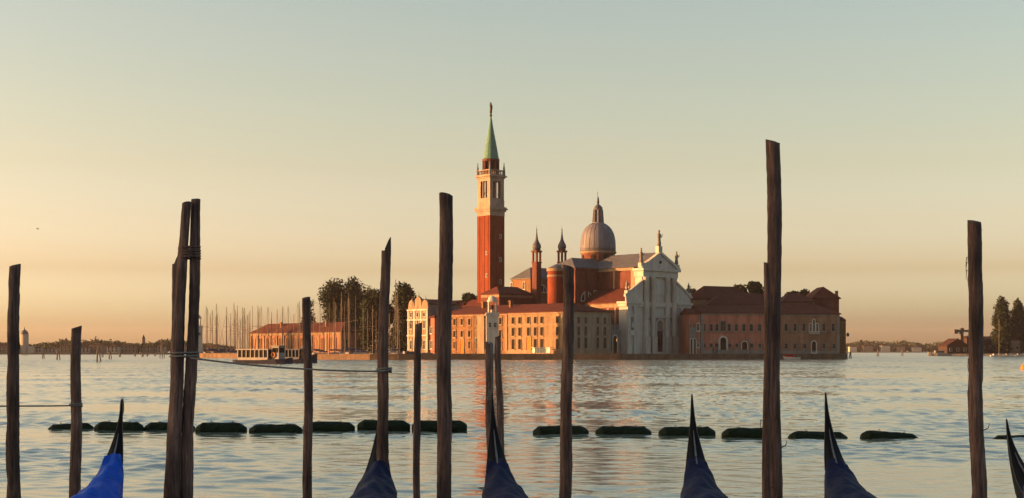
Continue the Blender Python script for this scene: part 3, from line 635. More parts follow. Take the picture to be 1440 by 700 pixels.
for c in (BL/6, BL/2, BL*5/6):
    window(bf, (0, c, bz(461)), 'left', 0.9, 3.0, True, t=0.2); window(bf, (0, c, bz(444.5)), 'left', 1.0, 1.3, True, t=0.2, sill=False)
    window(bf, (0, c, 0.2 if c == BL/2 else bz(490)), 'left', 1.6 if c == BL/2 else 1.0, 4.4 if c == BL/2 else 2.6, t=0.25, pane='door' if c == BL/2 else 'glass', sill=False, name='door' if c == BL/2 else 'window')
window(bf, (5, 0.3, bz(444)), 'front', 1.0, 2.0); window(bf, (5, 0.3, bz(468)), 'front', 1.0, 2.0)
an = block('annex', 'small orange annex with a lean roof tucked beside the small cream church', 'building', 611, 424, 605.5, 618, 446, 442, 'redplaster', 'tile')
window(an, (0, 1.4, 6), 'left', 0.9, 1.8); window(an, (0, 1.4, 1.5), 'left', 0.9, 2.2)
# marina warehouse
wh = block('warehouse', 'long low orange warehouse with dark red hipped roof behind the yacht masts', 'building', 480, 480, 353, 512, 466.3, 452.5, 'redplaster', 'tile', hip=0.9, Yr=495)
L, E = wh['L'], wh['E']; nb = 13; q = MB()
for i in range(nb+1):
    c = i*L/nb; q.box(-0.3, -0.004, max(0, c-0.5), min(L, c+0.5), 0, E-0.9)
q.box(-0.5, -0.006, -0.3, L+0.3, E-0.9, E-0.02); q.build('pilasters', 'cream', wh)
for i in range(nb):
    window(wh, (0, (i+0.5)*L/nb, 1.0), 'left', 1.3, 4.2, True, t=0.32, frame='cream', pane='door' if i % 3 else 'redplaster')
for x in (2.5, 7): window(wh, (x, 0, 1.2), 'front', 1.3, 3.5, True, t=0.3, frame='cream')
for k, y in ((0, 12), (1, 24), (2, 40)):
    q = MB(); q.box(2.2, 3.0, y, y+0.8, E+1.4, E+4.0); q.build('chimney', 'oldbrick', wh)

# ------------------------------------------------------------------ monastery right of the church
RA = math.atan2(3, X(1100,408)-X(985,405))
mr = thing('monastery', 'long red plastered monastery range with pale framed windows right of the basilica', 'building', (X(985,405), 405, QZ), RA)
def mlen(px0, Y0, px1): return reach((X(px0,Y0), Y0), Vector((math.cos(RA), math.sin(RA), 0)), px1)
ML = mlen(985, 405, 1099); ME = Z(440, 406)-QZ
q = MB(); q.box(0, ML, 0, 12, 0, ME); q.build('wall', 'redplaster', mr)
q = MB(); hip_roof(q, 0, ML, 0, 12, ME+0.01, Z(428,411)-QZ, 'x', 0.0, 0.45); q.build('roof', 'tile', mr)
q = MB(); q.box(0, ML, -0.25, -0.004, ME-0.4, ME-0.01); q.box(0, ML, -0.18, -0.006, 0, 1.1); q.box(0, 1.0, -0.15, -0.008, 1.1, ME-0.41); q.build('trim', 'stone_d', mr)
def mx(px, p0=985, Y0=405): return mlen(p0, Y0, px)
for px in (990, 1000, 1008, 1015, 1018.7, 1025.5, 1035.5, 1046, 1056.5, 1068, 1079, 1090):
    window(mr, (mx(px), 0, Z(464.5,406)-QZ), 'front', 0.75 if px not in (1015, 1018.7) else 0.55, 1.9 if px not in (1015, 1018.7) else 2.8, True, t=0.18, frame='stone_d')
for px in (990, 1000, 1008, 1026, 1036, 1057, 1068.5, 1079, 1090):
    window(mr, (mx(px), 0, Z(487.5,406)-QZ), 'front', 0.7, 1.0, t=0.16, frame='stone_d')
window(mr, (mx(1017), 0, 0), 'front', 1.7, 4.6, True, t=0.5, pane='dark', sill=False, name='door', bars=False)
window(mr, (mx(1047), 0, 0), 'front', 1.5, 3.4, True, t=0.25, pane='dark', sill=False, name='door', bars=False)
q = MB(); q.box(mx(1013.7), mx(1020.3), -0.3, -0.003, Z(474,406)-QZ, Z(471.5,406)-QZ); q.build('balcony', 'stone', mr)
m2 = thing('monastery_wing', 'tan brick monastery wing with triple balcony window at the right end of the island', 'building', (X(1099.3,408), 408, QZ), RA)
def m2x(px): return mx(px, 1099.3, 408)
WL = m2x(1180); WE = Z(441.3, 409)-QZ
q = MB(); q.box(0, WL, -0.3, 13, 0, WE); q.build('wall', 'tanplaster', m2)
q = MB(); hip_roof(q, 0, WL, -0.3, 13, WE+0.01, Z(425,415)-QZ, 'x', 0.0, 0.45, hip2=0.9); q.build('roof', 'tile', m2)
q = MB(); q.box(0, WL, -0.5, -0.304, WE-0.4, WE-0.01); q.box(0, WL, -0.42, -0.306, 0, 0.9); q.box(WL-0.8, WL+0.05, -0.42, -0.308, 0.9, WE-0.41); q.build('trim', 'stone_d', m2)
for px in (1105, 1117.5, 1130, 1158, 1171): window(m2, (m2x(px), -0.3, Z(464.5,409)-QZ), 'front', 0.8, 2.1, True, t=0.18, frame='stone_d')
for px in (1105, 1117.5, 1131, 1158, 1172): window(m2, (m2x(px), -0.3, Z(489,409)-QZ), 'front', 0.8, 1.3, t=0.16, frame='stone_d')
for px, h in ((1139.3, 2.2), (1144, 3.4), (1148.7, 2.2)): window(m2, (m2x(px), -0.3, Z(465,409)-QZ), 'front', 0.6, h, True, t=0.2)
q = MB(); x0, x1 = m2x(1137), m2x(1151); q.box(x0, x1, -1.1, -0.31, Z(469,409)-QZ, Z(468,409)-QZ)
for i in range(9): q.lathe([(0.07, Z(468,409)-QZ), (0.11, Z(466.8,409)-QZ), (0.07, Z(465.6,409)-QZ)], x0+0.1+i*(x1-x0-0.2)/8, -1.0, 6)
q.box(x0, x1, -1.1, -0.9, Z(465.6,409)-QZ, Z(465,409)-QZ); q.build('balcony', 'stone', m2)
window(m2, (m2x(1144), -0.3, 0.3), 'front', 1.2, 3.2, True, t=0.3, pane='dark', sill=False, name='door', bars=False)
# link between basilica and monastery
lk = thing('link_house', 'narrow shaded house with low arched gate between basilica and red monastery', 'building', (X(969.5,404), 404, QZ), RA)
LW = reach((X(969.5,404),404), Vector((math.cos(RA), math.sin(RA), 0)), 984.8)
q = MB(); q.box(0, LW, 0.4, 10, 0, Z(441,405)-QZ); q.build('wall', 'redplaster', lk)
q = MB(); hip_roof(q, 0, LW, 0.4, 10, Z(441,405)-QZ+0.01, Z(433,410)-QZ, 'x', 0.0, 0.3); q.build('roof', 'tile', lk)
q = MB(); q.box(0, LW*0.6, 0.0, 0.39, 0, 7.4); q.box(0, 0.5, 0, 0.39, 7.4, 8.6); q.box(LW*0.55, LW*0.6, 0, 0.39, 7.4, 8.6); q.build('gate_wall', 'stone_d', lk)
for x in (0.7, LW*0.45): window(lk, (x, 0, 0), 'front', 0.8, 4.2, True, t=0.22, pane='dark', sill=False, name='door', bars=False)
window(lk, (LW*0.83, 0.4, Z(464,405)-QZ), 'front', 0.7, 2.0, True, t=0.22); window(lk, (LW*0.83, 0.4, Z(487,405)-QZ), 'front', 0.6, 1.0, t=0.2)
# taller ranges behind
r1 = block('monastery_hall', 'tall red roofed hall with one sunlit orange end, just right of the basilica', 'building', 994, 432, 963, 1062, 420, 401, 'redplaster', 'tile', axis='x', hip=0.6, rot=R(30), depth=None)
q = MB(); q.box(-0.3, -0.004, -0.3, r1['L'], r1['E']-1.8, r1['E']-0.01); q.build('cornice', 'cream', r1)
r2 = block('monastery_dormitory', 'long dark red roof range standing behind the red monastery front', 'building', 996, 424, 0, 1101, 428.5, 411, 'tanplaster', 'tile', axis='x', hip=0.8, rot=R(4), depth=14, Yr=431)
for i in range(7): window(r2, (2+i*2.9, 0, r2['E']-1.6), 'front', 0.8, 0.8, t=0.1, frame='stone_d', sill=False)
r3 = block('monastery_library', 'high red roofed hall rising behind the tan wing at the right', 'building', 1143, 430, 0, 1180, 419.5, 403, 'brick', 'tile', axis='y', hip=0.8, rot=R(2), depth=14, Yr=437)
q = MB(); q.box(r3['W']-1.0, r3['W']-0.2, 0.3, 1.1, r3['E']-0.6, Z(408,430)-QZ); q.build('chimney', 'oldbrick', r3)
r4 = block('monastery_cloister', 'low red roof between the tall hall and library behind the monastery front', 'building', 1102, 428, 0, 1146, 424, 411.5, 'tanplaster', 'tile', axis='x', hip=0.5, rot=R(3), depth=13, Yr=434)
r5 = block('end_house', 'narrow brick house at the far right tip of the island', 'building', 1180.5, 418, 0, 1189.5, 450, 445, 'oldbrick', 'tile', axis='y', hip=1.0, rot=R(6), depth=14, over=0.05)
q = MB(); q.tube([(r5['W']+0.1, 2, 5.2), (r5['W']+1.2, 2, 5.4)], 0.06, 5); q.lathe([(0.25, 5.0), (0.4, 5.2), (0.4, 5.8), (0.15, 6.1)], r5['W']+1.3, 2, 8); q.build('wall_lamp', 'bronze', r5)

# ------------------------------------------------------------------ palace block added out of view on the left to shade the moorings
pl = thing('unseen_shade_palace', 'long pale palace block added unseen beyond the left edge, to shade the moorings', 'building', (-58, -25, 0), 0)
MB().box(-14, 0, 0, 92, -2, 10.6).build('wall', 'pale', pl)
q = MB(); hip_roof(q, -14, 0, 0, 92, 10.603, 13.2, 'y', 0.9, 0.5); q.build('roof', 'tile', pl)
for k in range(18):
    for z in (2.0, 6.4): window(pl, (0, 3+k*5.0, z), 'right', 1.3, 2.4, True, t=0.25)
# ------------------------------------------------------------------ two small lighthouses
def lighthouse(name, label, px, Y, w, rot):
    t = thing(name, label, 'lighthouse', (X(px, Y), Y, QZ-0.05), rot, 'harbour lighthouses')
    q = MB(); a = w/2; q.box(-a-0.3, a+0.3, -a-0.3, a+0.3, 0, 1.2); q.box(-a, a, -a, a, 1.2, 10.4); q.build('tower', 'stone', t)
    q = MB(); q.box(-a-0.25, a+0.25, -a-0.25, a+0.25, 10.4, 10.8); q.box(-a-0.05, a+0.05, -a-0.05, a+0.05, 10.8, 11.2); q.build('gallery', 'stone', t)
    q = MB()
    for sx in (-1, 1):
        for sy in (-1, 1): q.lathe([(0.24, 11.2), (0.2, 14.1)], sx*0.95, sy*0.95, 8)
    q.lathe([(0.5, 11.2), (0.5, 11.8), (0.3, 12.0)], 0, 0, 10); q.build('lantern', 'stone', t)
    q = MB(); q.lathe([(0.3, 12.0), (0.34, 12.4), (0.3, 13.0), (0.1, 13.3)], n=10); q.build('lamp', 'glass', t)
    q = MB(); q.lathe([(1.45, 14.1), (1.45, 14.5), (1.15, 14.6), (1.1, 15.2), (0.6, 15.6), (0.08, 15.75)], n=12); q.build('cap', 'stone', t)
    for face, lx, ly in (('front', -0.75, -a), ('front', 0.75, -a), ('left', -a, 0)): window(t, (lx, ly, 7.2), face, 0.6, 1.2, t=0.16)
    return t
lighthouse('lighthouse', 'small white stone lighthouse standing before the brick quay house', 692.3, 388.5, 3.3, R(3))
lighthouse('lighthouse', 'small grey lighthouse at the left tip of the marina mole, beside the triple poles', 278, 502, 3.5, R(12)).scale = (0.95, 0.95, 0.86)

# ------------------------------------------------------------------ trees
def leafmesh(blobs, n, size, seed, name, matname, parent, flat=0.6):
    rs = np.random.RandomState(seed); wts = np.array([b[3]*b[4]*b[5] for b in blobs]); wts = wts/wts.sum()
    which = rs.choice(len(blobs), n, p=wts); bl = np.array(blobs)
    d = rs.randn(n, 3); d /= np.linalg.norm(d, axis=1)[:, None]; r = rs.rand(n)**0.42
    clump = 0.86+0.3*rs.rand(n)
    c = bl[which, :3] + d*(r*clump)[:, None]*bl[which, 3:6]
    nn = d*0.7 + rs.randn(n, 3)*0.6; nn /= np.linalg.norm(nn, axis=1)[:, None]
    a = np.cross(nn, rs.randn(n, 3)); a /= np.linalg.norm(a, axis=1)[:, None]; b2 = np.cross(nn, a)
    s = size*(0.55+0.9*rs.rand(n))[:, None]
    vs = np.stack([c-a*s, c-b2*s*flat, c+a*s, c+b2*s*flat], 1).reshape(-1, 3)
    me = D.meshes.new(name); me.from_pydata(vs.tolist(), [], np.arange(4*n).reshape(-1, 4).tolist()); me.materials.append(M[matname]); me.update()
    o = D.objects.new(name, me); C.objects.link(o)
    if parent: o.parent = parent
    return o
def tree(label, px, Y, h, w, seed, kind='broad', mat_='leaf_d', n=2600, leaf=0.42, group=None, name='tree', zb=QZ):
    t = thing(name, label, 'tree', (X(px, Y), Y, zb), 0, group); rs = random.Random(seed)
    q = MB(); tr = max(0.18, w*0.035)
    q.tube([(0,0,-0.3), (0.1,0.05,h*0.3), (-0.1,0.1,h*0.6), (0,0,h*0.85)], [tr*1.2, tr, tr*0.6, tr*0.15], 7)
    for i in range(6):
        a = rs.random()*6.28; z = h*(0.25+0.08*i); q.tube([(0,0,z), (math.cos(a)*w*0.18, math.sin(a)*w*0.18, z+h*0.09), (math.cos(a)*w*0.33, math.sin(a)*w*0.33, z+h*0.15)], [tr*0.5, tr*0.3, tr*0.08], 5)
    q.build('trunk', 'bark', t)
    bl = []
    if kind == 'broad':
        for i in range(26):
            zf = 0.18+0.8*rs.random(); rad = w*0.5*math.sin(math.pi*min(1, max(0.12, (1-zf)*0.9+0.18)))**0.7; a = rs.random()*6.28; d = rad*(0.35+0.55*rs.random())
            s = w*(0.10+0.1*rs.random()); bl.append((math.cos(a)*d, math.sin(a)*d, h*zf-s*0.5, s*1.1, s*1.1, s*1.25))
    elif kind == 'poplar':
        for i in range(60):
            zf = 0.04+0.94*rs.random(); rad = w*0.5*(1.0 if zf < 0.6 else math.sqrt(max(0.02, 1-((zf-0.6)/0.42)**2))); a = rs.random()*6.28; d = rad*(0.2+0.6*rs.random())
            s = w*(0.17+0.10*rs.random()); bl.append((math.cos(a)*d, math.sin(a)*d, h*zf-s*1.0, s, s, s*1.5))
    elif kind == 'cypress':
        for i in range(26):
            zf = i/25; rad = w*0.5*(0.95 if zf < 0.45 else 0.95*math.sqrt(max(0.03, 1-((zf-0.45)/0.58)**2))); a = rs.random()*6.28; d = rad*0.45
            bl.append((math.cos(a)*d*0.35, math.sin(a)*d*0.35, h*(0.05+0.9*zf), rad*0.92, rad*0.92, h*0.075))
    elif kind == 'dome':
        for i in range(22):
            a = rs.random()*6.28; d = w*0.42*math.sqrt(rs.random()); s = w*(0.1+0.07*rs.random())
            bl.append((math.cos(a)*d, math.sin(a)*d, h*0.72+h*0.24*(1-(d/(w*0.45))**2)-s*0.4, s, s, s*0.8))
    leafmesh(bl, n, leaf, seed, 'crown', mat_, t)
    return t
tree('broad dark tree, left half of the tall pair above the warehouse roof', 470, 505, Z(391,505)-QZ, 11.5, 1, 'poplar', n=13000)
tree('tallest dark tree, right half of the pair above the warehouse roof', 497, 505, Z(388,505)-QZ, 13, 2, 'poplar', n=14000)
tree('dark tree peeping out left of the sharp pointed mooring pole', 525, 480, Z(401,480)-QZ, 10, 3, 'poplar', n=11000)
tree('dark rounded tree just left of the small cream church', 568, 462, Z(397,462)-QZ, 8.6, 4, 'poplar', n=11000)
tree('smaller tree filling the gap left of the small cream church', 553, 466, Z(428,466)-QZ, 7.5, 14, 'broad', n=3000)
tree('slim dark tree half hidden behind the mooring pole near the warehouse', 434.5, 540, Z(418,540)-QZ, 5.5, 5, 'poplar', n=1500)
tree('low bush tree beside the bell tower shaft above the dark red roof', 661, 462, Z(408,462)-QZ, 9, 6, 'dome', n=900)
tree('dark tree behind the sunlit hall end, right of the basilica front', 972, 470, Z(401,470)-QZ, 8, 7, 'dome', n=1500)
tree('rounded dark tree over the monastery roofs, left of its bigger neighbour', 1040, 462, Z(396,462)-QZ, 7, 8, 'dome', n=1500)
tree('largest rounded tree over the monastery roofs beside the tallest pole', 1060, 462, Z(392,462)-QZ, 10, 9, 'dome', n=2000)
tree('low dark tree left of the library roof behind the tan wing', 1115, 460, Z(406,460)-QZ, 9, 10, 'dome', n=1300)
tree('dark tree touching the library roof behind the tan wing', 1130, 460, Z(403.5,460)-QZ, 8, 11, 'dome', n=1300)

# ------------------------------------------------------------------ yachts in the marina
def yacht_proto():
    t = thing('sailing_yacht', 'moored sailing yacht with bare mast in the crowded marina', 'sailing boat', (0,0,0), 0, 'sailing yachts in the marina')
    st = [(-4.6, 0.95, 0.95), (-3, 1.3, 0.9), (0, 1.6, 0.9), (2.5, 1.2, 1.05), (4.2, 0.5, 1.2), (5.2, 0.05, 1.35)]
    vs = []; fs = []
    for x, w, z in st: vs += [(x,-w,z),(x,-w*0.8,0.05),(x,0,-0.4),(x,w*0.8,0.05),(x,w,z),(x,0,z+0.08)]
    for i in range(len(st)-1):
        for k in range(6): fs.append((i*6+k, (i+1)*6+k, (i+1)*6+(k+1)%6, i*6+(k+1)%6))
    fs += [tuple(range(5,-1,-1)), tuple(range(30,36))]
    MB().add(vs, [f[::-1] for f in fs]).build('hull', 'white', t)
    q = MB(); q.prism([(-2.0,-0.9),(1.8,-0.6),(1.8,0.6),(-2.0,0.9)], 1.0, 1.5); q.build('cabin', 'cabin', t)
    q = MB(); q.tube([(0.6,0,0.9),(0.6,0,7),(0.6,0,14)], [0.11,0.10,0.075], 6); q.tube([(0.6,-1.0,8.5),(0.6,1.0,8.5)], 0.04, 4); q.tube([(0.6,0,14),(-4.4,0,1.1)], 0.025, 4); q.tube([(0.6,0,13.6),(5.1,0,1.4)], 0.03, 4); q.build('mast', 'mast', t)
    q = MB(); q.tube([(0.5,0,2.1),(-3.6,0,2.2)], 0.2, 6); q.build('furled_sail', 'cover', t)
    return t
yp = yacht_proto()
rm = random.Random(11)
ML_ = [(rm.uniform(80, 470), rm.uniform(255, 350), rm.choice((0, 0, 1.5, -1.5))) for _ in range(16)] + [(95,260,0),(117,305,0),(143,245,0),(155,320,0),(207,265,0),(218,315,0),(237,305,0),(252,240,0),(297,265,-2),(322,290,2),(330,270,0),(350,300,3),(372,260,0),(403,255,0),(412,270,3),(430,262,0),(473,265,0),(487,295,0),(520,280,0),(550,290,0),(560,262,2),(597,262,0),(625,310,0),(643,240,0),(662,230,0),
 (747,215,0),(780,228,0),(800,260,0),(822,300,0),(850,240,0),(872,210,0),(888,240,0),(920,175,0),(937,250,0),(958,180,0),(975,210,1),(995,195,0),(1012,300,0),(1045,260,0),(1072,280,0),(1115,255,0),(1130,290,0),(1205,250,-4),(1215,300,-5),(1247,95,0),(1258,200,3),(1268,185,-7),(1285,300,-4)]
for i, (cx, cy, lean) in enumerate(ML_):
    px = 270+cx/4.364; py = 370+cy/4.364
    mY = 386+(560-px)*0.4 if px > 300 else 500; inl = np.interp(px, [345, 470, 560], [520, 462, 420])
    Y = mY+12+rnd.random()*max(2, inl-mY-18)
    o = yp if i == 0 else copy_tree(yp)
    H = Z(py, Y); s = H/14.0
    o.location = (X(px, Y), Y, 0.0); o.scale = (0.75+0.25*s, 0.75+0.25*s, s); o.rotation_euler = (0, R(-lean)*0.7, R(rnd.choice((60, 95, 240, 275))+rnd.uniform(-12, 12)))
    o['label'] = 'moored sailing yacht with bare mast in the crowded marina'
    if cx == 1247: o['label'] = 'yacht with the tallest mast, just left of the small cream church'
    elif cx == 1268: o['label'] = 'yacht with strongly leaning mast against the dark rounded tree'
    elif cx == 95: o['label'] = 'leftmost masted yacht, beside the grey lighthouse on the mole'

# motor boats
def motorboat(name, label, px, Y, L, rz, hull='white', top='cabin', awn=None, z=0, group=None):
    t = thing(name, label, 'motor boat', (X(px,Y), Y, z), rz, group); k = L/8
    st = [(-4, 1.1, 0.8), (-2, 1.3, 0.8), (1, 1.3, 0.95), (3, 0.75, 1.15), (4, 0.06, 1.35)]
    vs = []; fs = []
    for x, w, zz in st: vs += [(k*x,-w*k,zz*k),(k*x,-w*k*0.75,0),(k*x,0,-0.3),(k*x,w*k*0.75,0),(k*x,w*k,zz*k)]
    for i in range(len(st)-1):
        for j in range(5): fs.append((i*5+j, i*5+(j+1)%5, (i+1)*5+(j+1)%5, (i+1)*5+j))
    fs += [tuple(range(5)), tuple(range(24,19,-1))]
    MB().add(vs, fs).build('hull', hull, t)
    q = MB(); q.prism([(-1.6*k,-0.95*k),(1.6*k,-0.8*k),(1.6*k,0.8*k),(-1.6*k,0.95*k)], 0.82*k, 1.9*k); c = q.build('cabin', top, t)
    q = MB(); q.box(-1.3*k, 1.2*k, -0.98*k, 0.98*k, 1.25*k, 1.65*k); q.build('window_band', 'glass', c)
    if awn: q = MB(); q.box(-3.6*k, -1.4*k, -1.0*k, 1.0*k, 2.2*k, 2.3*k); q.tube([(-3.5*k,0.9*k,0.8*k),(-3.5*k,0.9*k,2.2*k)], 0.05, 5); q.tube([(-3.5*k,-0.9*k,0.8*k),(-3.5*k,-0.9*k,2.2*k)], 0.05, 5); q.build('awning', awn, t)
    return t
motorboat('motor_yacht', 'white motor yacht with raised bow lying below the small cream church', 577, 397, 9.5, R(200), z=0)
motorboat('motor_boat', 'grey motor boat with dark awning, between thin pole and thick pole', 600, 400, 8, R(190), 'white', 'cabin', 'cover')
motorboat('motor_boat', 'white cabin boat lying left of the sharp pointed pole', 505, 404, 8, R(185), 'white', 'white')
motorboat('motor_boat', 'grey cabin boat among the yachts behind the orange mole', 450, 420, 8, R(170), 'white', 'cabin')
motorboat('motor_boat', 'small red and white boat moored just right of the tallest pole', 1110, 401, 6.0, R(180), 'white', 'red')
# ferries
def ferry(label, px, Y, L, rz, bow=1.0, ring_=True):
    t = thing('passenger_ferry', label, 'ferry', (X(px,Y), Y, 0), rz); h = L/2
    st = [(-1.0, 0.75, 0.75), (-0.85, 1.0, 0.7), (0, 1.0, 0.7), (0.6, 0.95, 0.9), (0.85, 0.6, 1.2*bow), (1.0, 0.05, 1.5*bow)]
    vs = []; fs = []; B = L*0.1+0.6
    for x, w, z in st: vs += [(x*h,-w*B,z),(x*h,-w*B*0.85,-0.1),(x*h,w*B*0.85,-0.1),(x*h,w*B,z)]
    for i in range(len(st)-1):
        for j in range(4): fs.append((i*4+j, i*4+(j+1)%4, (i+1)*4+(j+1)%4, (i+1)*4+j))
    fs += [(0,1,2,3), (23,22,21,20)]
    MB().add(vs, fs).build('hull', 'blueboat', t)
    q = MB(); x0, x1 = -0.78*h, 0.3*h; q.box(x0, x1, -B*0.85, B*0.85, 0.7, 1.2); q.box(x0-0.4, x1+0.2, -B*0.92, B*0.92, 2.6, 2.8)
    nw = 7
    for i in range(nw+1):
        x = x0+i*(x1-x0)/nw
        for s in (-1, 1): q.box(x-0.1, x+0.1, s*B*0.83-0.05, s*B*0.83+0.05, 1.2, 2.6)
    c = q.build('cabin', 'cabin', t)
    q = MB(); q.box(x0+0.1, x1-0.1, -B*0.79, B*0.79, 1.2, 2.59); q.build('window_band', 'glass', c)
    q = MB(); q.box(0.36*h, 0.62*h, -B*0.5, B*0.5, 0.85, 3.3); q.box(0.34*h, 0.66*h, -B*0.6, B*0.6, 3.3, 3.42); w = q.build('wheelhouse', 'cabin', t)
    q = MB(); q.box(0.362*h+0.2, 0.6*h, -B*0.51, B*0.51, 2.1, 3.0); q.box(0.61*h, 0.623*h, -B*0.4, B*0.4, 2.1, 3.0); q.build('window_band', 'glass', w)
    MB().tube([(0.45*h,0,3.4),(0.45*h,0,5.2)], 0.05, 5).build('pole', 'mast', t); MB().tube([(-0.6*h,0,2.8),(-0.6*h,0,4.2)], 0.04, 5).build('pole', 'mast', t)
    if ring_:
        q = MB(); pts = [(0.44*h+0.42*math.cos(a), -B*0.56, 1.7+0.42*math.sin(a)) for a in np.linspace(0, 2*math.pi, 17)]; q.tube(pts, 0.12, 6); q.build('life_ring', 'orange', t)
    return t
ferry('long passenger ferry with grey white glazed cabin crossing before the warehouse', 372, 270, 13.0, R(-28), 0.8)
ferry('dark hulled ferry with raised bow, overlapping the long glazed ferry on its right', 414, 285, 9.5, R(-12), 1.3)
# landing stage awnings before the cream house
ls = thing('landing_shelter', 'low glowing white shelter on the quay before the cream house', 'shelter', (X(761,388.5), 388.5, QZ), PHI)
q = MB(); q.box(-0.1, 1.5, -3.6, 3.8, 1.62, 1.76); q.build('roof', 'white', ls)
for k in range(7): MB().box(0.0, 0.1, -3.5+k*1.18, -3.4+k*1.18, 0, 1.62).build('post', 'stone_d', ls)
for k in range(6): MB().box(0.02, 0.07, -3.38+k*1.18, -2.36+k*1.18, 0.25, 1.5).build('panel', 'white', ls)
# quay posts and lamps
def lamp(px, Y, label):
    t = thing('street_lamp', label, 'street lamp', (X(px,Y), Y, QZ), 0, 'lamps along the island quay')
    q = MB(); q.lathe([(0.16, 0), (0.14, 0.5), (0.07, 0.7), (0.06, 3.2)], n=8); q.build('post', 'bronze', t)
    q = MB(); q.lathe([(0.1, 3.2), (0.25, 3.5), (0.3, 3.9), (0.05, 4.2)], n=8); q.build('lantern', 'stone_d', t)
lamp(669, 388, 'street lamp on the quay before the weathered brick house'); lamp(1055, 399.5, 'street lamp on the quay left of the tallest pole')
lamp(1006, 397, 'street lamp on the quay left of the tall monastery doorway'); lamp(868, 386, 'street lamp on the quay before the battlemented gate wall')
# people on the quay (tiny)
def person(px, Y, label, cloth):
    t = thing('person', label, 'person', (X(px,Y), Y, QZ+0.004), rnd.random()*6)
    q = MB(); q.tube([(-0.1,0,0),(-0.1,0,0.45),(-0.06,0,0.9)], [0.06,0.08,0.11], 8); q.tube([(0.1,0.12,0),(0.1,0.05,0.45),(0.06,0,0.9)], [0.06,0.08,0.11], 8)
    q.lathe([(0.17,0.85),(0.16,1.1),(0.21,1.42),(0.07,1.5),(0.06,1.56),(0.1,1.63),(0.1,1.72),(0.03,1.8)], n=10, sy=0.65)
    q.tube([(-0.22,0,1.4),(-0.27,0.03,1.1),(-0.24,-0.08,0.82)], [0.06,0.05,0.04], 6); q.tube([(0.22,0,1.4),(0.27,0.03,1.1),(0.24,-0.08,0.82)], [0.06,0.05,0.04], 6)
    q.build('body', cloth, t, True)
person(1003, 396, 'person in dark clothes standing on the quay left of the tall doorway', 'bronze')
person(1008.5, 396.3, 'person in blue standing on the quay nearest the tall doorway', 'cover')
person(653, 389, 'person in dark clothes on the quay before the weathered brick house', 'bronze')

# ------------------------------------------------------------------ far shores
SLY = 905
o = MB().prism([P(-260,SLY-8), P(330,SLY+10), P(330,SLY+160), P(-260,SLY+160)], -2, 0.9).build('far_shore', 'soil'); tag(o, kind='structure')
rs = np.random.RandomState(5)
bl = []
for px in np.arange(-240, 326, 2.6):
    Y = SLY+40+rs.rand()*90; h = Z(480+3*math.sin(px*0.045)+4*rs.rand()-4*(px > 130)*(px < 175), Y); s = 2.2+3.2*rs.rand()
    for zf in (0.35, 0.75): bl.append((X(px,Y)+rs.randn(), Y, 0.9+(h-0.9)*zf, s*1.3, s, (h-0.9)*0.33))
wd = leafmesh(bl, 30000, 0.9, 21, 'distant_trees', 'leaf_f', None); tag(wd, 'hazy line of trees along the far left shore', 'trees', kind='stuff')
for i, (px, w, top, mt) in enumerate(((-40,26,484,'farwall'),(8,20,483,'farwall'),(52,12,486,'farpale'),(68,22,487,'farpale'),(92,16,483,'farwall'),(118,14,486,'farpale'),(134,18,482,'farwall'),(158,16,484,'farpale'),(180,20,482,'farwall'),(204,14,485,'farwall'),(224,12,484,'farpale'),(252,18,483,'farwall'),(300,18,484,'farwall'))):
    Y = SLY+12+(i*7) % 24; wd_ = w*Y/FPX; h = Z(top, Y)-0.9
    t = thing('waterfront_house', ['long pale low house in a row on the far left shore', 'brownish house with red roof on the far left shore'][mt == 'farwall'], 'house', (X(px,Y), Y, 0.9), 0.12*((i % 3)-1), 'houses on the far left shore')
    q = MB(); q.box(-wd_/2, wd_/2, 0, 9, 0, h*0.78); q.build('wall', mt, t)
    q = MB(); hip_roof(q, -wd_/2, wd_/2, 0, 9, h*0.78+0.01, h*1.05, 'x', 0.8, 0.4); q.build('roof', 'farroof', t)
    n = max(3, int(wd_/2.2))
    for f in (0.12, 0.48):
        for k in range(n): window(t, (-wd_/2+(k+0.5)*wd_/n, 0, h*f), 'front', 0.9, 1.5, t=0.12, frame='farpale', sill=False, bars=False)
cp = thing('domed_church', 'pale hazy church drum with dome on the far left shore', 'church', (X(34.5,930), 930, 0.9), 0)
zz = lambda py: Z(py, 930)-0.9
MB().lathe([(2.6, 0), (2.6, zz(470)), (2.8, zz(469.5)), (2.8, zz(469))], n=12).build('drum', 'farpale', cp)
MB().lathe([(2.5, zz(469)), (2.3, zz(466.5)), (1.6, zz(464.2)), (0.5, zz(463)), (0.3, zz(461.5)), (0.05, zz(458.5))], n=12).build('dome', 'lead', cp, True)
MB().box(2.6, 6.5, -2, 6, 0, zz(486)).build('wall', 'farpale', cp)
for px, py, lb_ in ((93, 473.5, 'small distant belfry poking above the far left trees'), (202, 469.5, 'slim distant spire poking above the far left trees near the triple poles')):
    t = thing('belfry', lb_, 'tower', (X(px,960), 960, 0.9), 0.3); h = Z(py,960)-0.9
    MB().box(-1.0, 1.0, -1.0, 1.0, 0, h*0.8).build('shaft', 'farwall', t); MB().lathe([(1.35, h*0.8), (0.9, h*0.86), (0.05, h)], n=4, ph=math.pi/4).build('roof', 'farroof', t)
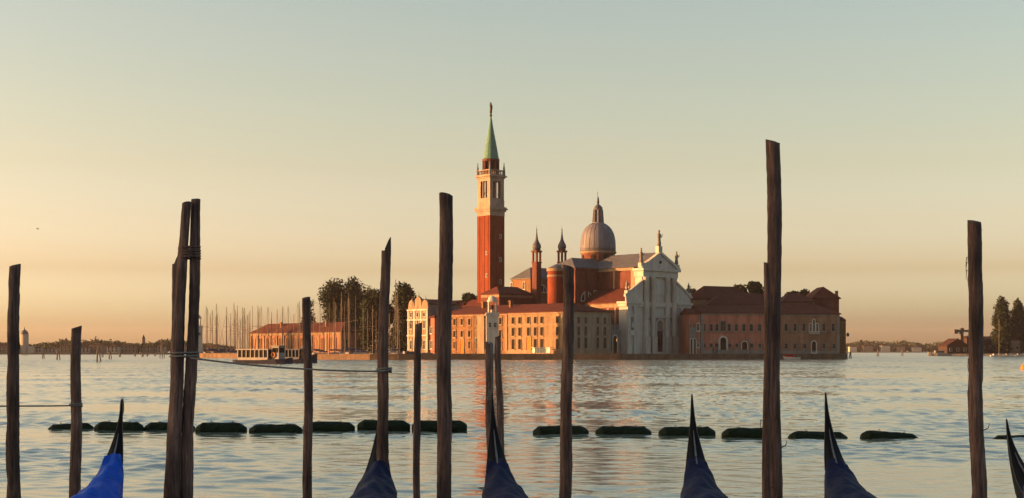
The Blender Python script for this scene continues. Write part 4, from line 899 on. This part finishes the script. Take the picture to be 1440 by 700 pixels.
# right far shore
SRY = 1750
o = MB().prism([P(1150,SRY), P(1480,SRY+10), P(1480,SRY+250), P(1150,SRY+250)], -2, 0.8).build('far_shore', 'soil'); tag(o, kind='structure')
bl = []
for px in np.arange(1155, 1476, 1.6):
    Y = SRY+15+rs.rand()*90; h = Z(480.5-3.0*math.exp(-((px-1240)/14)**2)-2*math.sin(px*0.11)+3.5*rs.rand(), Y); s = 3+5*rs.rand()
    for zf in (0.3, 0.72): bl.append((X(px,Y)+rs.randn()*2, Y, 0.8+h*zf, s*1.3, s, h*0.33))
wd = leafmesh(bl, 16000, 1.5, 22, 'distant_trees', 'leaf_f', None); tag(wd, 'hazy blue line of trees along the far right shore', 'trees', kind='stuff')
for i, (px, w, top, mt) in enumerate(((1200,10,485,'farpale'),(1221,14,484,'farwall'),(1246,12,483,'farpale'),(1268,10,485,'farwall'),(1290,12,486,'farpale'))):
    Y = SRY+6; wd_ = w*Y/FPX; h = Z(top, Y)-0.8
    t = thing('waterfront_house', 'hazy house on the far right shore beyond the channel posts', 'house', (X(px,Y), Y, 0.8), 0, 'houses on the far right shore')
    q = MB(); q.box(-wd_/2, wd_/2, 0, 9, 0, h*0.8); q.build('wall', mt, t)
    q = MB(); hip_roof(q, -wd_/2, wd_/2, 0, 9, h*0.8+0.01, h*1.05, 'x', 0.8, 0.4); q.build('roof', 'farroof', t)
# boatyard island at right
BY = 655
o = MB().prism([P(1307,BY), P(1560,BY-15), P(1560,BY+80), P(1318,BY+80)], -2, 1.0).build('boatyard_quay', 'stone_d'); tag(o, kind='structure')
def farhouse(name, label, px, Y, w, top, ridge, dep, wall, roof, rz=0.0, axis='x', hip=0.0, zb=1.0):
    t = thing(name, label, 'building', (X(px,Y), Y, zb), rz); W_ = w*Y/FPX; h = Z(top,Y)-zb
    q = MB(); q.box(-W_/2, W_/2, 0, dep, 0, h); q.build('wall', wall, t)
    q = MB(); hip_roof(q, -W_/2, W_/2, 0, dep, h+0.01, Z(ridge,Y)-zb, axis, hip, 0.4)
    if hip == 0 and axis == 'y': q.prism_y([(-W_/2, h), (W_/2, h), (0, Z(ridge,Y)-zb-0.2)], 0.01, 0.3)
    q.build('roof', roof, t)
    n = max(2, int(W_/2.5))
    for k in range(n): window(t, (-W_/2+(k+0.5)*W_/n, 0, h*0.35), 'front', 0.9, 1.4, t=0.12, frame='farpale', sill=False, bars=False)
    return t
farhouse('boatyard_shed', 'dark red gabled shed under the crane on the boatyard quay', 1347, 668, 30, 486, 475, 14, 'darkbrick', 'farroof', axis='y')
farhouse('boatyard_house', 'dark red house half behind the rightmost tall pole', 1372, 690, 24, 474, 470, 12, 'darkbrick', 'farroof', hip=0.6)
farhouse('boatyard_house', 'long brown house between rightmost tall pole and the cypresses', 1392, 700, 26, 477, 472, 10, 'darkbrick', 'farroof', hip=0.3)
farhouse('boatyard_house', 'small pinkish house at the foot of the right cypress', 1426, 672, 17, 478, 473, 8, 'farwall', 'farroof', hip=0.3)
cr_ = thing('crane', 'dark boatyard crane with flat jib above the red gabled shed', 'crane', (X(1352,680), 680, 1.0), R(8)); cz = lambda py: Z(py,680)-1
q = MB(); q.box(-0.75, 0.75, -0.75, 0.75, 0, cz(465)); q.build('mast', 'crane', cr_)
q = MB(); q.box(-2.6, 8.5, -0.5, 0.5, cz(466), cz(463)); q.box(-0.9, 0.9, -0.9, 0.9, cz(463), cz(460.5)); q.build('jib', 'crane', cr_)
q = MB(); q.box(-3.9, -1.9, -0.9, 0.9, cz(468.5), cz(462.5)); q.build('counterweight', 'crane', cr_)
tree('taller broad cypress clump at the right edge behind the pale flagpole', 1409, 672, Z(415,672)-1, 9.6, 31, 'cypress', 'leaf_c', 9000, 0.55, name='cypress_tree', zb=1.0)
tree('shorter cypress clump at the very right edge of the view', 1431, 676, Z(420,676)-1, 9.0, 32, 'cypress', 'leaf_c', 9000, 0.55, name='cypress_tree', zb=1.0)
tree('cypress at the frame edge behind the shorter clump', 1452, 690, Z(436,690)-1, 10, 33, 'cypress', 'leaf_c', 2500, 0.5, name='cypress_tree', zb=1.0)
q = MB(); q.tube([(0,0,0), (0,0,Z(448,658)-1)], 0.14, 6); fp = q.build('flagpole', 'mast', None, loc=(X(1405,658), 658, 1.0)); tag(fp, 'thin pale pole standing before the taller cypress clump', 'pole')
motorboat('barge', 'grey workboat with bluish cabin at the left tip of the boatyard quay', 1321, 648, 10.5, R(180), 'cabin', 'cabin')
for i, px in enumerate((1399, 1407, 1417, 1424, 1433)):
    motorboat('small_boat', ['small white boat moored left of the pale flagpole', 'small white boat below the pale flagpole', 'small white boat before the pinkish house', 'small white boat right of the pinkish house middle', 'rightmost small white boat below the shorter cypress clump'][i], px, 642, 4.2, R(180 if i % 2 else 10), 'white', 'white', group='small boats at the boatyard')

# channel posts
def dolphin(px, py_top, py_base, label, group, wpx=None):
    Y = CAMH*FPX/(py_base-HOR); h = Z(py_top, Y); sp = 0.035*h*2+0.15
    t = thing('channel_post', label, 'channel marker', (X(px,Y), Y, 0), rnd.random(), group)
    for k in range(3):
        a = k*2.094; r = max(0.16, 0.5*Y/FPX)
        q = MB(); q.tube([(sp*2.0*math.cos(a), sp*2.0*math.sin(a), -1.5), (sp*0.45*math.cos(a), sp*0.45*math.sin(a), h*(0.9+0.05*k))], [r, r*0.85], 7); q.build('pile', 'crane', t)
    q = MB(); q.lathe([(sp*0.7+r, h*0.68), (sp*0.7+r, h*0.73)], n=10); q.build('band', 'crane', t)
    return t
for px, a_, b_, l in ((60.5,494.5,503.5,'hazy channel post right of the far domed church'),(81.5,490,505,'hazy channel post left of the short roped pole'),(138,488,508,'nearest and tallest channel post, right of the short roped pole'),(144,495,501.5,'small channel post right behind the nearest tall one'),(154.5,492,504,'stout channel post between the tall one and the triple poles'),(168.5,493.5,501,'slim channel post second right of the stout one'),(190,495.5,500.2,'small far channel post below the middle of the left shore'),(200.5,495,500.8,'small far channel post below the slim distant spire'),(207,495.5,500.2,'small far channel post right of the slim spire'),(218,495.5,499.8,'tiny far channel post left of the one nearest the triple poles'),(228,480,502.3,'tall pale channel post nearest the triple poles'),(1234.5,490.5,500,'dark channel post on open water, left of the right pair'),(1269,490.5,499.8,'dark channel post on open water, right of the right pair'),(1196,494,503,'low thin channel post off the right tip of the island')):
    dolphin(px, a_, b_, l, 'channel posts in the lagoon')
# orange buoy
by = thing('mooring_buoy', 'bright orange mooring buoy at the right edge of the water', 'buoy', (X(1441,188), 188, 0))
MB().lathe([(0.3, -0.25), (0.5, 0.0), (0.52, 0.3), (0.36, 0.6), (0.15, 0.7), (0.1, 0.75)], n=16).build('float', 'orange', by, True)
MB().tube([(-0.12,0,0.72), (-0.1,0,0.9), (0.1,0,0.9), (0.12,0,0.72)], 0.03, 6).build('ring', 'steel', by)
# gull
bd = MB(); bd.tube([(-0.25,0,0), (0,0,0.03), (0.3,0,0)], [0.03, 0.09, 0.03], 6); bd.add([(0,0.02,0.05),(0.12,0.35,0.2),(-0.02,0.75,0.12),(-0.14,0.35,0.18)], [(0,1,2,3)]); bd.add([(0,-0.02,0.05),(0.12,-0.35,0.2),(-0.02,-0.75,0.12),(-0.14,-0.35,0.18)], [(3,2,1,0)])
g = bd.build('gull', 'bronze', None, loc=(X(53,300), 300, Z(322.5,300)), rz=0.6); tag(g, 'tiny dark gull flying in the sky at the left', 'bird')

# ------------------------------------------------------------------ floating breakwater
fl = [(67,132,595,606),(133,202,592,607.5),(203.5,274,592.5,607),(275.5,347,594,610),(350.5,425,595,611),(426,499,592,609),(502.5,577,589.5,608.5),(579,657,589.5,609.5),
      (749,828,598.5,613.5),(837,916,598.5,613.5),(926,1006,599.5,615),(1015,1094,600.5,618),(1108,1192,606,619),(1210,1293,606.5,619),(1394,1470,611,619)]
names = ['leftmost','second','third','fourth','fifth','sixth','seventh','rightmost']
for i, (a_, b_, t_, w_) in enumerate(fl):
    w_ -= 3; Y = CAMH*FPX/(w_-HOR); mid_ = (a_+b_)/2; Lh = (b_-a_)/2*Y/FPX; top = Z(t_, Y+0.15)
    if i < 8: lbl = f'{names[i]} weedy green float of the left floating breakwater row'
    elif i < 14: lbl = ['leftmost','second','third','fourth','fifth','last and most sunken'][i-8] + ' weedy green float of the right floating breakwater row'
    else: lbl = 'low dark float at the right frame edge beyond the last gondola'
    r = 0.26; zc = top-r; n = 20; prof = []
    t = thing('breakwater_float', lbl, 'float', (X(mid_,Y+0.25), Y+0.25, zc), R(rnd.uniform(-3,3)), 'floating breakwater')
    t.rotation_euler.y = R(rnd.uniform(-0.9, 0.9)); t.rotation_euler.x = rnd.uniform(-0.12, 0.12)
    t.scale = (1, rnd.uniform(0.92, 1.06), rnd.uniform(0.92, 1.04))
    if i in (12,): t.rotation_euler.y = R(1.0)
    if i == 13: t.rotation_euler.y = R(5.0)
    if i == 0: t.rotation_euler.y = R(-2.5)
    vs = []; fs = []; xs = [-Lh, -Lh+0.03, -Lh+0.17, -Lh+0.22] + [(-Lh+0.2)+(2*Lh-0.4)*k/8 for k in range(1,8)] + [Lh-0.22, Lh-0.17, Lh-0.03, Lh]
    rr = [0.42, 0.56, 0.93, 1.0]+[1.0]*7+[1.0, 0.93, 0.56, 0.42]
    rs2 = random.Random(i)
    for x, f in zip(xs, rr):
        for k in range(n):
            a = 2*math.pi*k/n; q_ = r*f*(1+rs2.uniform(-0.055, 0.055)); vs.append((x, q_*math.cos(a), q_*math.sin(a)))
    for k2 in range(len(xs)-1):
        for k in range(n): fs.append((k2*n+k, (k2+1)*n+k, (k2+1)*n+(k+1)%n, k2*n+(k+1)%n))
    fs += [tuple(range(n)), tuple(range(len(xs)*n-1, len(xs)*n-n-1, -1))]
    MB().add(vs, [f[::-1] for f in fs]).build('drum', 'weed', t)
    q = MB()
    for s in (-0.4, 0.45): q.tube([(s*Lh-0.04, 0, r-0.01), (s*Lh, 0, r+0.05), (s*Lh+0.04, 0, r-0.01)], 0.012, 5)
    q.build('lifting_eye', 'steel', t)

# ------------------------------------------------------------------ mooring poles
def pole(label, top, bot, wt, wb, Y, seed, mat_='wood', tip='flat', group='wooden mooring poles', base=None, Yb=None, twigs=0, knots=7):
    (pxt, pyt), pxb = top, bot
    T = Vector((X(pxt,Y), Y, Z(pyt,Y))); B = Vector((X(pxb,Y), Y, Z(700,Y)))
    d = (B-T); B = T + d*((T.z+1.2)/(T.z-B.z)); rt, rb = wt/2*Y/FPX, wb/2*Y/FPX*1.06
    rs_ = random.Random(seed); n = 18; m = 90
    t = thing('mooring_pole', label, 'mooring pole', (B.x, B.y, 0), 0, group)
    vs = []; fs = []; ax = Vector((0,0,0)); org = Vector((B.x, B.y, 0))
    ph = [rs_.random()*6.28 for _ in range(6)]
    lay = [rs_.uniform(-0.16, 0.10) for _ in range(6)]
    kn = [(rs_.random(), rs_.random()*6.28, rs_.uniform(0.10, 0.22)) for _ in range(knots)]
    for i in range(m+1):
        f = i/m; c = B.lerp(T, f) - org; r = rb+(rt-rb)*f
        wob = 0.26*r; c = c + Vector((wob*math.sin(f*5+ph[0])+0.45*wob*math.sin(f*13+ph[1]), wob*math.cos(f*6+ph[2]), 0))
        for k in range(n):
            a = 2*math.pi*k/n
            q_ = r*(1+0.05*math.sin(2*a+ph[3]+f*3)+0.045*math.sin(5*a+ph[4])*math.sin(f*17+ph[5])+rs_.uniform(-0.035, 0.035)+lay[(k//3) % 6]*(0.5+0.5*math.sin(f*(23+4*(k//3))+ph[(k//3) % 6]))**3)
            for kf, ka, kh in kn:
                da = (a-ka+math.pi) % (2*math.pi)-math.pi; dz = (f-kf)*(T.z-B.z)/r
                q_ += r*kh*math.exp(-(da/0.35)**2-(dz/0.8)**2)
            z = c.z
            if i == m and tip == 'slant': z += 2.4*r*(1+math.cos(a+0.2)) - 3.0*r
            if i == m and tip == 'flat': z += r*0.3*math.cos(a+ph[1])
            vs.append((c.x+q_*math.cos(a), c.y+q_*math.sin(a), z))
    for i in range(m):
        for k in range(n): fs.append((i*n+k, i*n+(k+1)%n, (i+1)*n+(k+1)%n, (i+1)*n+k))
    fs.append(tuple(range(m*n, m*n+n)))
    q = MB().add(vs, fs)
    o = q.build('trunk', mat_, t, True)
    for k in range(twigs):
        f = rs_.uniform(0.35, 0.93); c = B.lerp(T, f)-org; r = rb+(rt-rb)*f; a = rs_.choice((math.pi, math.pi*0.9, 0.1)); p = c+Vector((r*0.7*math.cos(a), r*0.7*math.sin(a), 0))
        q = MB(); q.tube([p, p+Vector(((0.3*r+0.03)*math.cos(a), -0.01, 0.03)), p+Vector(((0.3*r+0.045)*math.cos(a), -0.02, 0.1*rs_.choice((-1, 1))))], [0.009, 0.007, 0.003], 5); q.build('bark_splinter', mat_, t)
    return t
pole('leftmost brown mooring pole at the left frame edge', (23,372), 17, 16, 20, 21, 1)
pole('short brown pole with a rope tied round it, second from the left', (109,459), 104.5, 14, 15.5, 22, 2)
pole('shorter split top pole leaning behind the tied pair', (248,365), 249, 11, 22, 20.6, 3, tip='slant')
pole('left pole of the tall tied pair, leaning right as it rises', (261.5,286), 241.5, 13, 23, 20, 4)
pole('right pole of the tall tied pair, top tilted outward', (275.5,281), 262.5, 13.5, 18, 20.1, 5)
pole('slim brown pole before the warehouse, right of the ferries', (432,418), 431.5, 12, 13, 23, 6)
pole('grey brown pole with a sharp slanted point, hiding a gondola', (541.5,346), 539, 13.5, 17.5, 20, 7, tip='slant')
pole('thinnest dark pole, right of the sharp pointed one', (588.5,454), 586, 9.5, 10, 23.5, 8)
pole('tall straight dark pole left of the bell tower', (624,274), 627, 18, 20, 20, 9)
pole('mottled brown pole before the dark transept of the basilica', (797,374), 796, 15.5, 16.5, 21, 10, knots=14)
pole('tallest and thickest brown pole, right of the centre', (1085.2,199), 1091, 20.5, 22.5, 18, 11, twigs=5)
pole('thin pole half hidden behind the left side of the tallest pole', (1077.3,369), 1079.3, 8, 13, 17.6, 12, twigs=2)
pole('reddish tall pole with peeling bark, rightmost', (1370,312), 1378.5, 18, 21, 20, 13, twigs=8)
pole('pale topped thin pole before the white lighthouse', (688.5,481), 688.5, 9, 9.6, 34, 14)
pw = pole('dark thin pole right of the pale topped one, before the lighthouse', (701,472), 704.5, 8.5, 9, 34, 15)
# paled sleeve on the pale topped pole
pp = [o for o in D.objects if o.get('label', '').startswith('pale topped')][0]
q = MB(); rr = 5.0/2*34/FPX*2.05; q.lathe([(rr, Z(562,34)), (rr*1.02, Z(520,34)), (rr*0.98, Z(483,34)), (rr*0.6, Z(480.4,34)), (rr*0.2, Z(480.2,34))], n=14); q.build('pale_sleeve', 'wood_pale', pp, True)

# ropes
def rope(label, pts, rad, name='mooring_rope', n=16, sag=0.0):
    a, b_ = Vector(pts[0]), Vector(pts[-1]); ps = []
    for i in range(n+1):
        f = i/n; p = a.lerp(b_, f); p.z -= sag*4*f*(1-f); ps.append(p)
    o = MB().tube(ps, rad, 7).build(name, 'rope', None, True); return tag(o, label, 'rope')
def W3(px, py, Y): return (X(px,Y), Y, Z(py,Y))
rope('grey rope hanging from the tied poles to the sharp pointed pole', [W3(268,502.5,19.8), W3(541,521.5,19.8)], 0.013, sag=0.045)
rope('thin rope from the left frame edge to the short second pole', [W3(-30,570,21.8), W3(104,569.5,21.8)], 0.012, sag=0.005)
def lashing(label, px, py, Y, rx, ry, turns, th=0.016, rise=0.0, m_='rope'):
    ps = []
    for i in range(turns*20+1):
        a = 2*math.pi*i/20; ps.append((rx*math.cos(a), ry*math.sin(a), i/20*th*2.1+rise*math.cos(a)))
    o = MB().tube(ps, th, 6).build('rope_lashing', m_, None, True, loc=(X(px,Y), Y, Z(py,Y))); return tag(o, label, 'rope')
lashing('pale rope lashing wound round the triple poles at rope height', 259.5, 502, 20.1, 0.20, 0.2, 1, 0.013, 0.0)
lashing('pale upper rope turn round the triple poles', 259.5, 497, 20.1, 0.195, 0.2, 1, 0.012, 0.0)
lashing('dark rope lashing near the top of the tall tied pair', 266.5, 363, 20.05, 0.145, 0.13, 4, 0.018, 0.0, 'wood')
lashing('rope turn tied round the sharp pointed pole', 540.3, 522.5, 20, 0.098, 0.1, 2, 0.014)
lashing('rope knot round the short second pole', 106.7, 571, 22, 0.092, 0.09, 2, 0.012)

# ------------------------------------------------------------------ gondolas
def gondola(label, px, pyt, Y, alpha, tarp='tarp', loop=False, cover_from=1.0):
    tipz = Z(pyt, Y); k = tipz/1.9
    t = thing('gondola', label, 'gondola', (X(px,Y), Y, 0), R(alpha), 'gondolas moored at the front')
    T = [0,.04,.09,.16,.26,.4,.6,.85,1.2,1.6,2.2,3,4,5.4,7,8.2,9.2,9.9,10.3,10.5,10.6]
    Wd_ = [.008,.016,.024,.036,.055,.085,.12,.155,.19,.235,.30,.40,.56,.66,.62,.5,.34,.19,.09,.04,.015]
    S = [1.9,1.76,1.64,1.52,1.38,1.22,1.05,.91,.78,.68,.58,.52,.48,.45,.46,.5,.58,.72,.88,1.0,1.1]
    K = [1.88,1.52,1.34,1.17,.97,.76,.56,.39,.23,.11,.0,-.08,-.12,-.14,-.12,-.08,.02,.2,.42,.65,.95]
    vs = []; fs = []; n = 9
    def sec(i):
        w, s, kz = Wd_[i], S[i]*k, K[i]*k
        r_ = s+min(0.07, w*0.5)
        return [(-w, s), (-w*0.93, s-(s-kz)*0.4), (-w*0.6, s-(s-kz)*0.85), (0, kz), (w*0.6, s-(s-kz)*0.85), (w*0.93, s-(s-kz)*0.4), (w, s), (w*0.45, s+(r_-s)*0.65), (0, r_), (-w*0.45, s+(r_-s)*0.65)]
    n = 10
    for i in range(len(T)):
        for x, z in sec(i): vs.append((x, -T[i], z))
    for i in range(len(T)-1):
        for j in range(n): fs.append((i*n+j, i*n+(j+1)%n, (i+1)*n+(j+1)%n, (i+1)*n+j))
    fs += [tuple(range(n-1,-1,-1)), tuple(range((len(T)-1)*n, len(T)*n))]
    h = MB().add(vs, [f[::-1] for f in fs]).build('hull', 'black', t, True)
    # tarp: deck cover with sagging folds, hanging over the gunwales
    pa, pb = (px*0.37) % 6.28, (px*0.71) % 6.28
    def crease(f, y): return 0.085*min(1, y-cover_from)*(abs(math.sin(3.1*f+0.9*y+pa))**0.6-0.5)*(0.6+0.4*math.sin(2.3*y+pb)) + 0.022*min(1, y-cover_from)*(abs(math.sin(7*f-3.3*y+pb))-0.5)
    vs = []; fs = []; rs_ = random.Random(px); m = 25; tt = np.linspace(cover_from, 9.4, 90)
    for q_, y in enumerate(tt):
        gr = min(1, (y-cover_from)/0.5); w = float(np.interp(y, T, Wd_))+0.004+0.02*gr; s = float(np.interp(y, T, S))*k; kz = float(np.interp(y, T, K))*k; r_ = s+min(0.07, w*0.5)+0.01+0.08*min(1, (y-cover_from)/1.5); dr2 = min(0.26, (s-kz)*0.55)+0.03*math.sin(y*5+px)
        for j in range(m):
            f = j/(m-1)*2-1; af = abs(f); sg = 1 if f > 0 else -1
            if af > 0.7: x = sg*(w*(1.0+gr*(0.02+0.05*math.sin(y*7+j)))); z = s - dr2*(af-0.7)/0.3
            else: x = sg*w*(af/0.7)**1.0; z = s+(r_-s)*(1-(af/0.7)**1.5) + 0.018*math.sin(y*6+f*5+px)+0.012*math.sin(y*13-f*9)
            vs.append((x, -y-(0.16*af if q_ == 0 else 0.10*af if q_ == 1 else 0.0), z+0.012+0.5*crease(f, y)))
    for i in range(len(tt)-1):
        for j in range(m-1): fs.append((i*m+j, (i+1)*m+j, (i+1)*m+j+1, i*m+j+1))
    c = MB().add(vs, fs).build('tarp', tarp, t, True)
    # pale brass strip down the ridge and rubbing strakes
    q = MB(); q.tube([(0, -T[i]-0.01, S[i]*k+min(0.07, Wd_[i]*0.5)+0.006) for i in range(4, 8)], [0.004,0.010,0.014,0.016], 5); q.build('ridge_strip', 'steel', t)
    for sgn in (-1, 1):
        q = MB(); q.tube([(sgn*Wd_[i], -T[i], S[i]*k) for i in range(0, len(T))], [0.003]+[0.006]*(len(T)-2)+[0.003], 5); q.build('gunwale', 'mast', t)
    q = MB()
    if loop:
        pts = [(0.022*math.cos(a), 0.035*math.sin(a)*0.4, tipz+0.02-0.13+0.12*math.sin(a)) for a in np.linspace(-1.4, 4.5, 17)]; q.tube(pts, 0.008, 6)
    else: q.tube([(0,-0.03,tipz-0.2), (0,0,tipz-0.05), (0.0,0.02,tipz+0.02)], [0.014,0.009,0.004], 6)
    q.build('tail_iron', 'steel', t)
    # bow iron with comb teeth, near the quay
    q = MB(); zb = 1.1*k; y0 = -10.6
    prof = [(0,0.35),(0.05,0.5),(0.1,0.9),(0.06,1.1),(0.16,1.14),(0.22,1.25),(0.12,1.36),(-0.06,1.34),(-0.1,1.2),(-0.04,0.9),(-0.05,0.5)]
    q.add([(-0.012, y0-a_, b_) for a_, b_ in prof]+[(0.012, y0-a_, b_) for a_, b_ in prof], [tuple(range(11)), tuple(range(21,10,-1))]+[(i,11+i,11+(i+1)%11,(i+1)%11) for i in range(11)])
    for z in (0.55,0.65,0.75,0.85,0.95,1.04): q.box(-0.011, 0.011, y0-0.24, y0-0.05, z, z+0.055)
    q.build('bow_iron', 'steel', t)
    return t
gondola('gondola under a bright blue tarp at the left, loop on its tail', 171.5, 561, 20, 5, 'tarp_b', True, 0.55)
gondola('gondola half hidden behind the sharp pointed pole, navy tarp', 536, 556, 20.8, 2.5, cover_from=0.85)
gondola('gondola with navy tarp in front of the pale topped pole', 692, 553, 20, 6, cover_from=0.75)
gondola('gondola with navy tarp left of the tallest pole', 973, 554, 20, -2.5, cover_from=0.7)
gondola('gondola with dark navy tarp just right of the tallest pole', 1161, 552, 20, -2.5, cover_from=0.75)
gondola('gondola cut by the right frame edge, tail beside the reddish pole', 1415.5, 589, 18.5, 3, 'tarp_b', cover_from=0.75)
for o in D.objects:
    for k in ('W', 'L', 'E', 'R'):
        if k in o.keys(): del o[k]
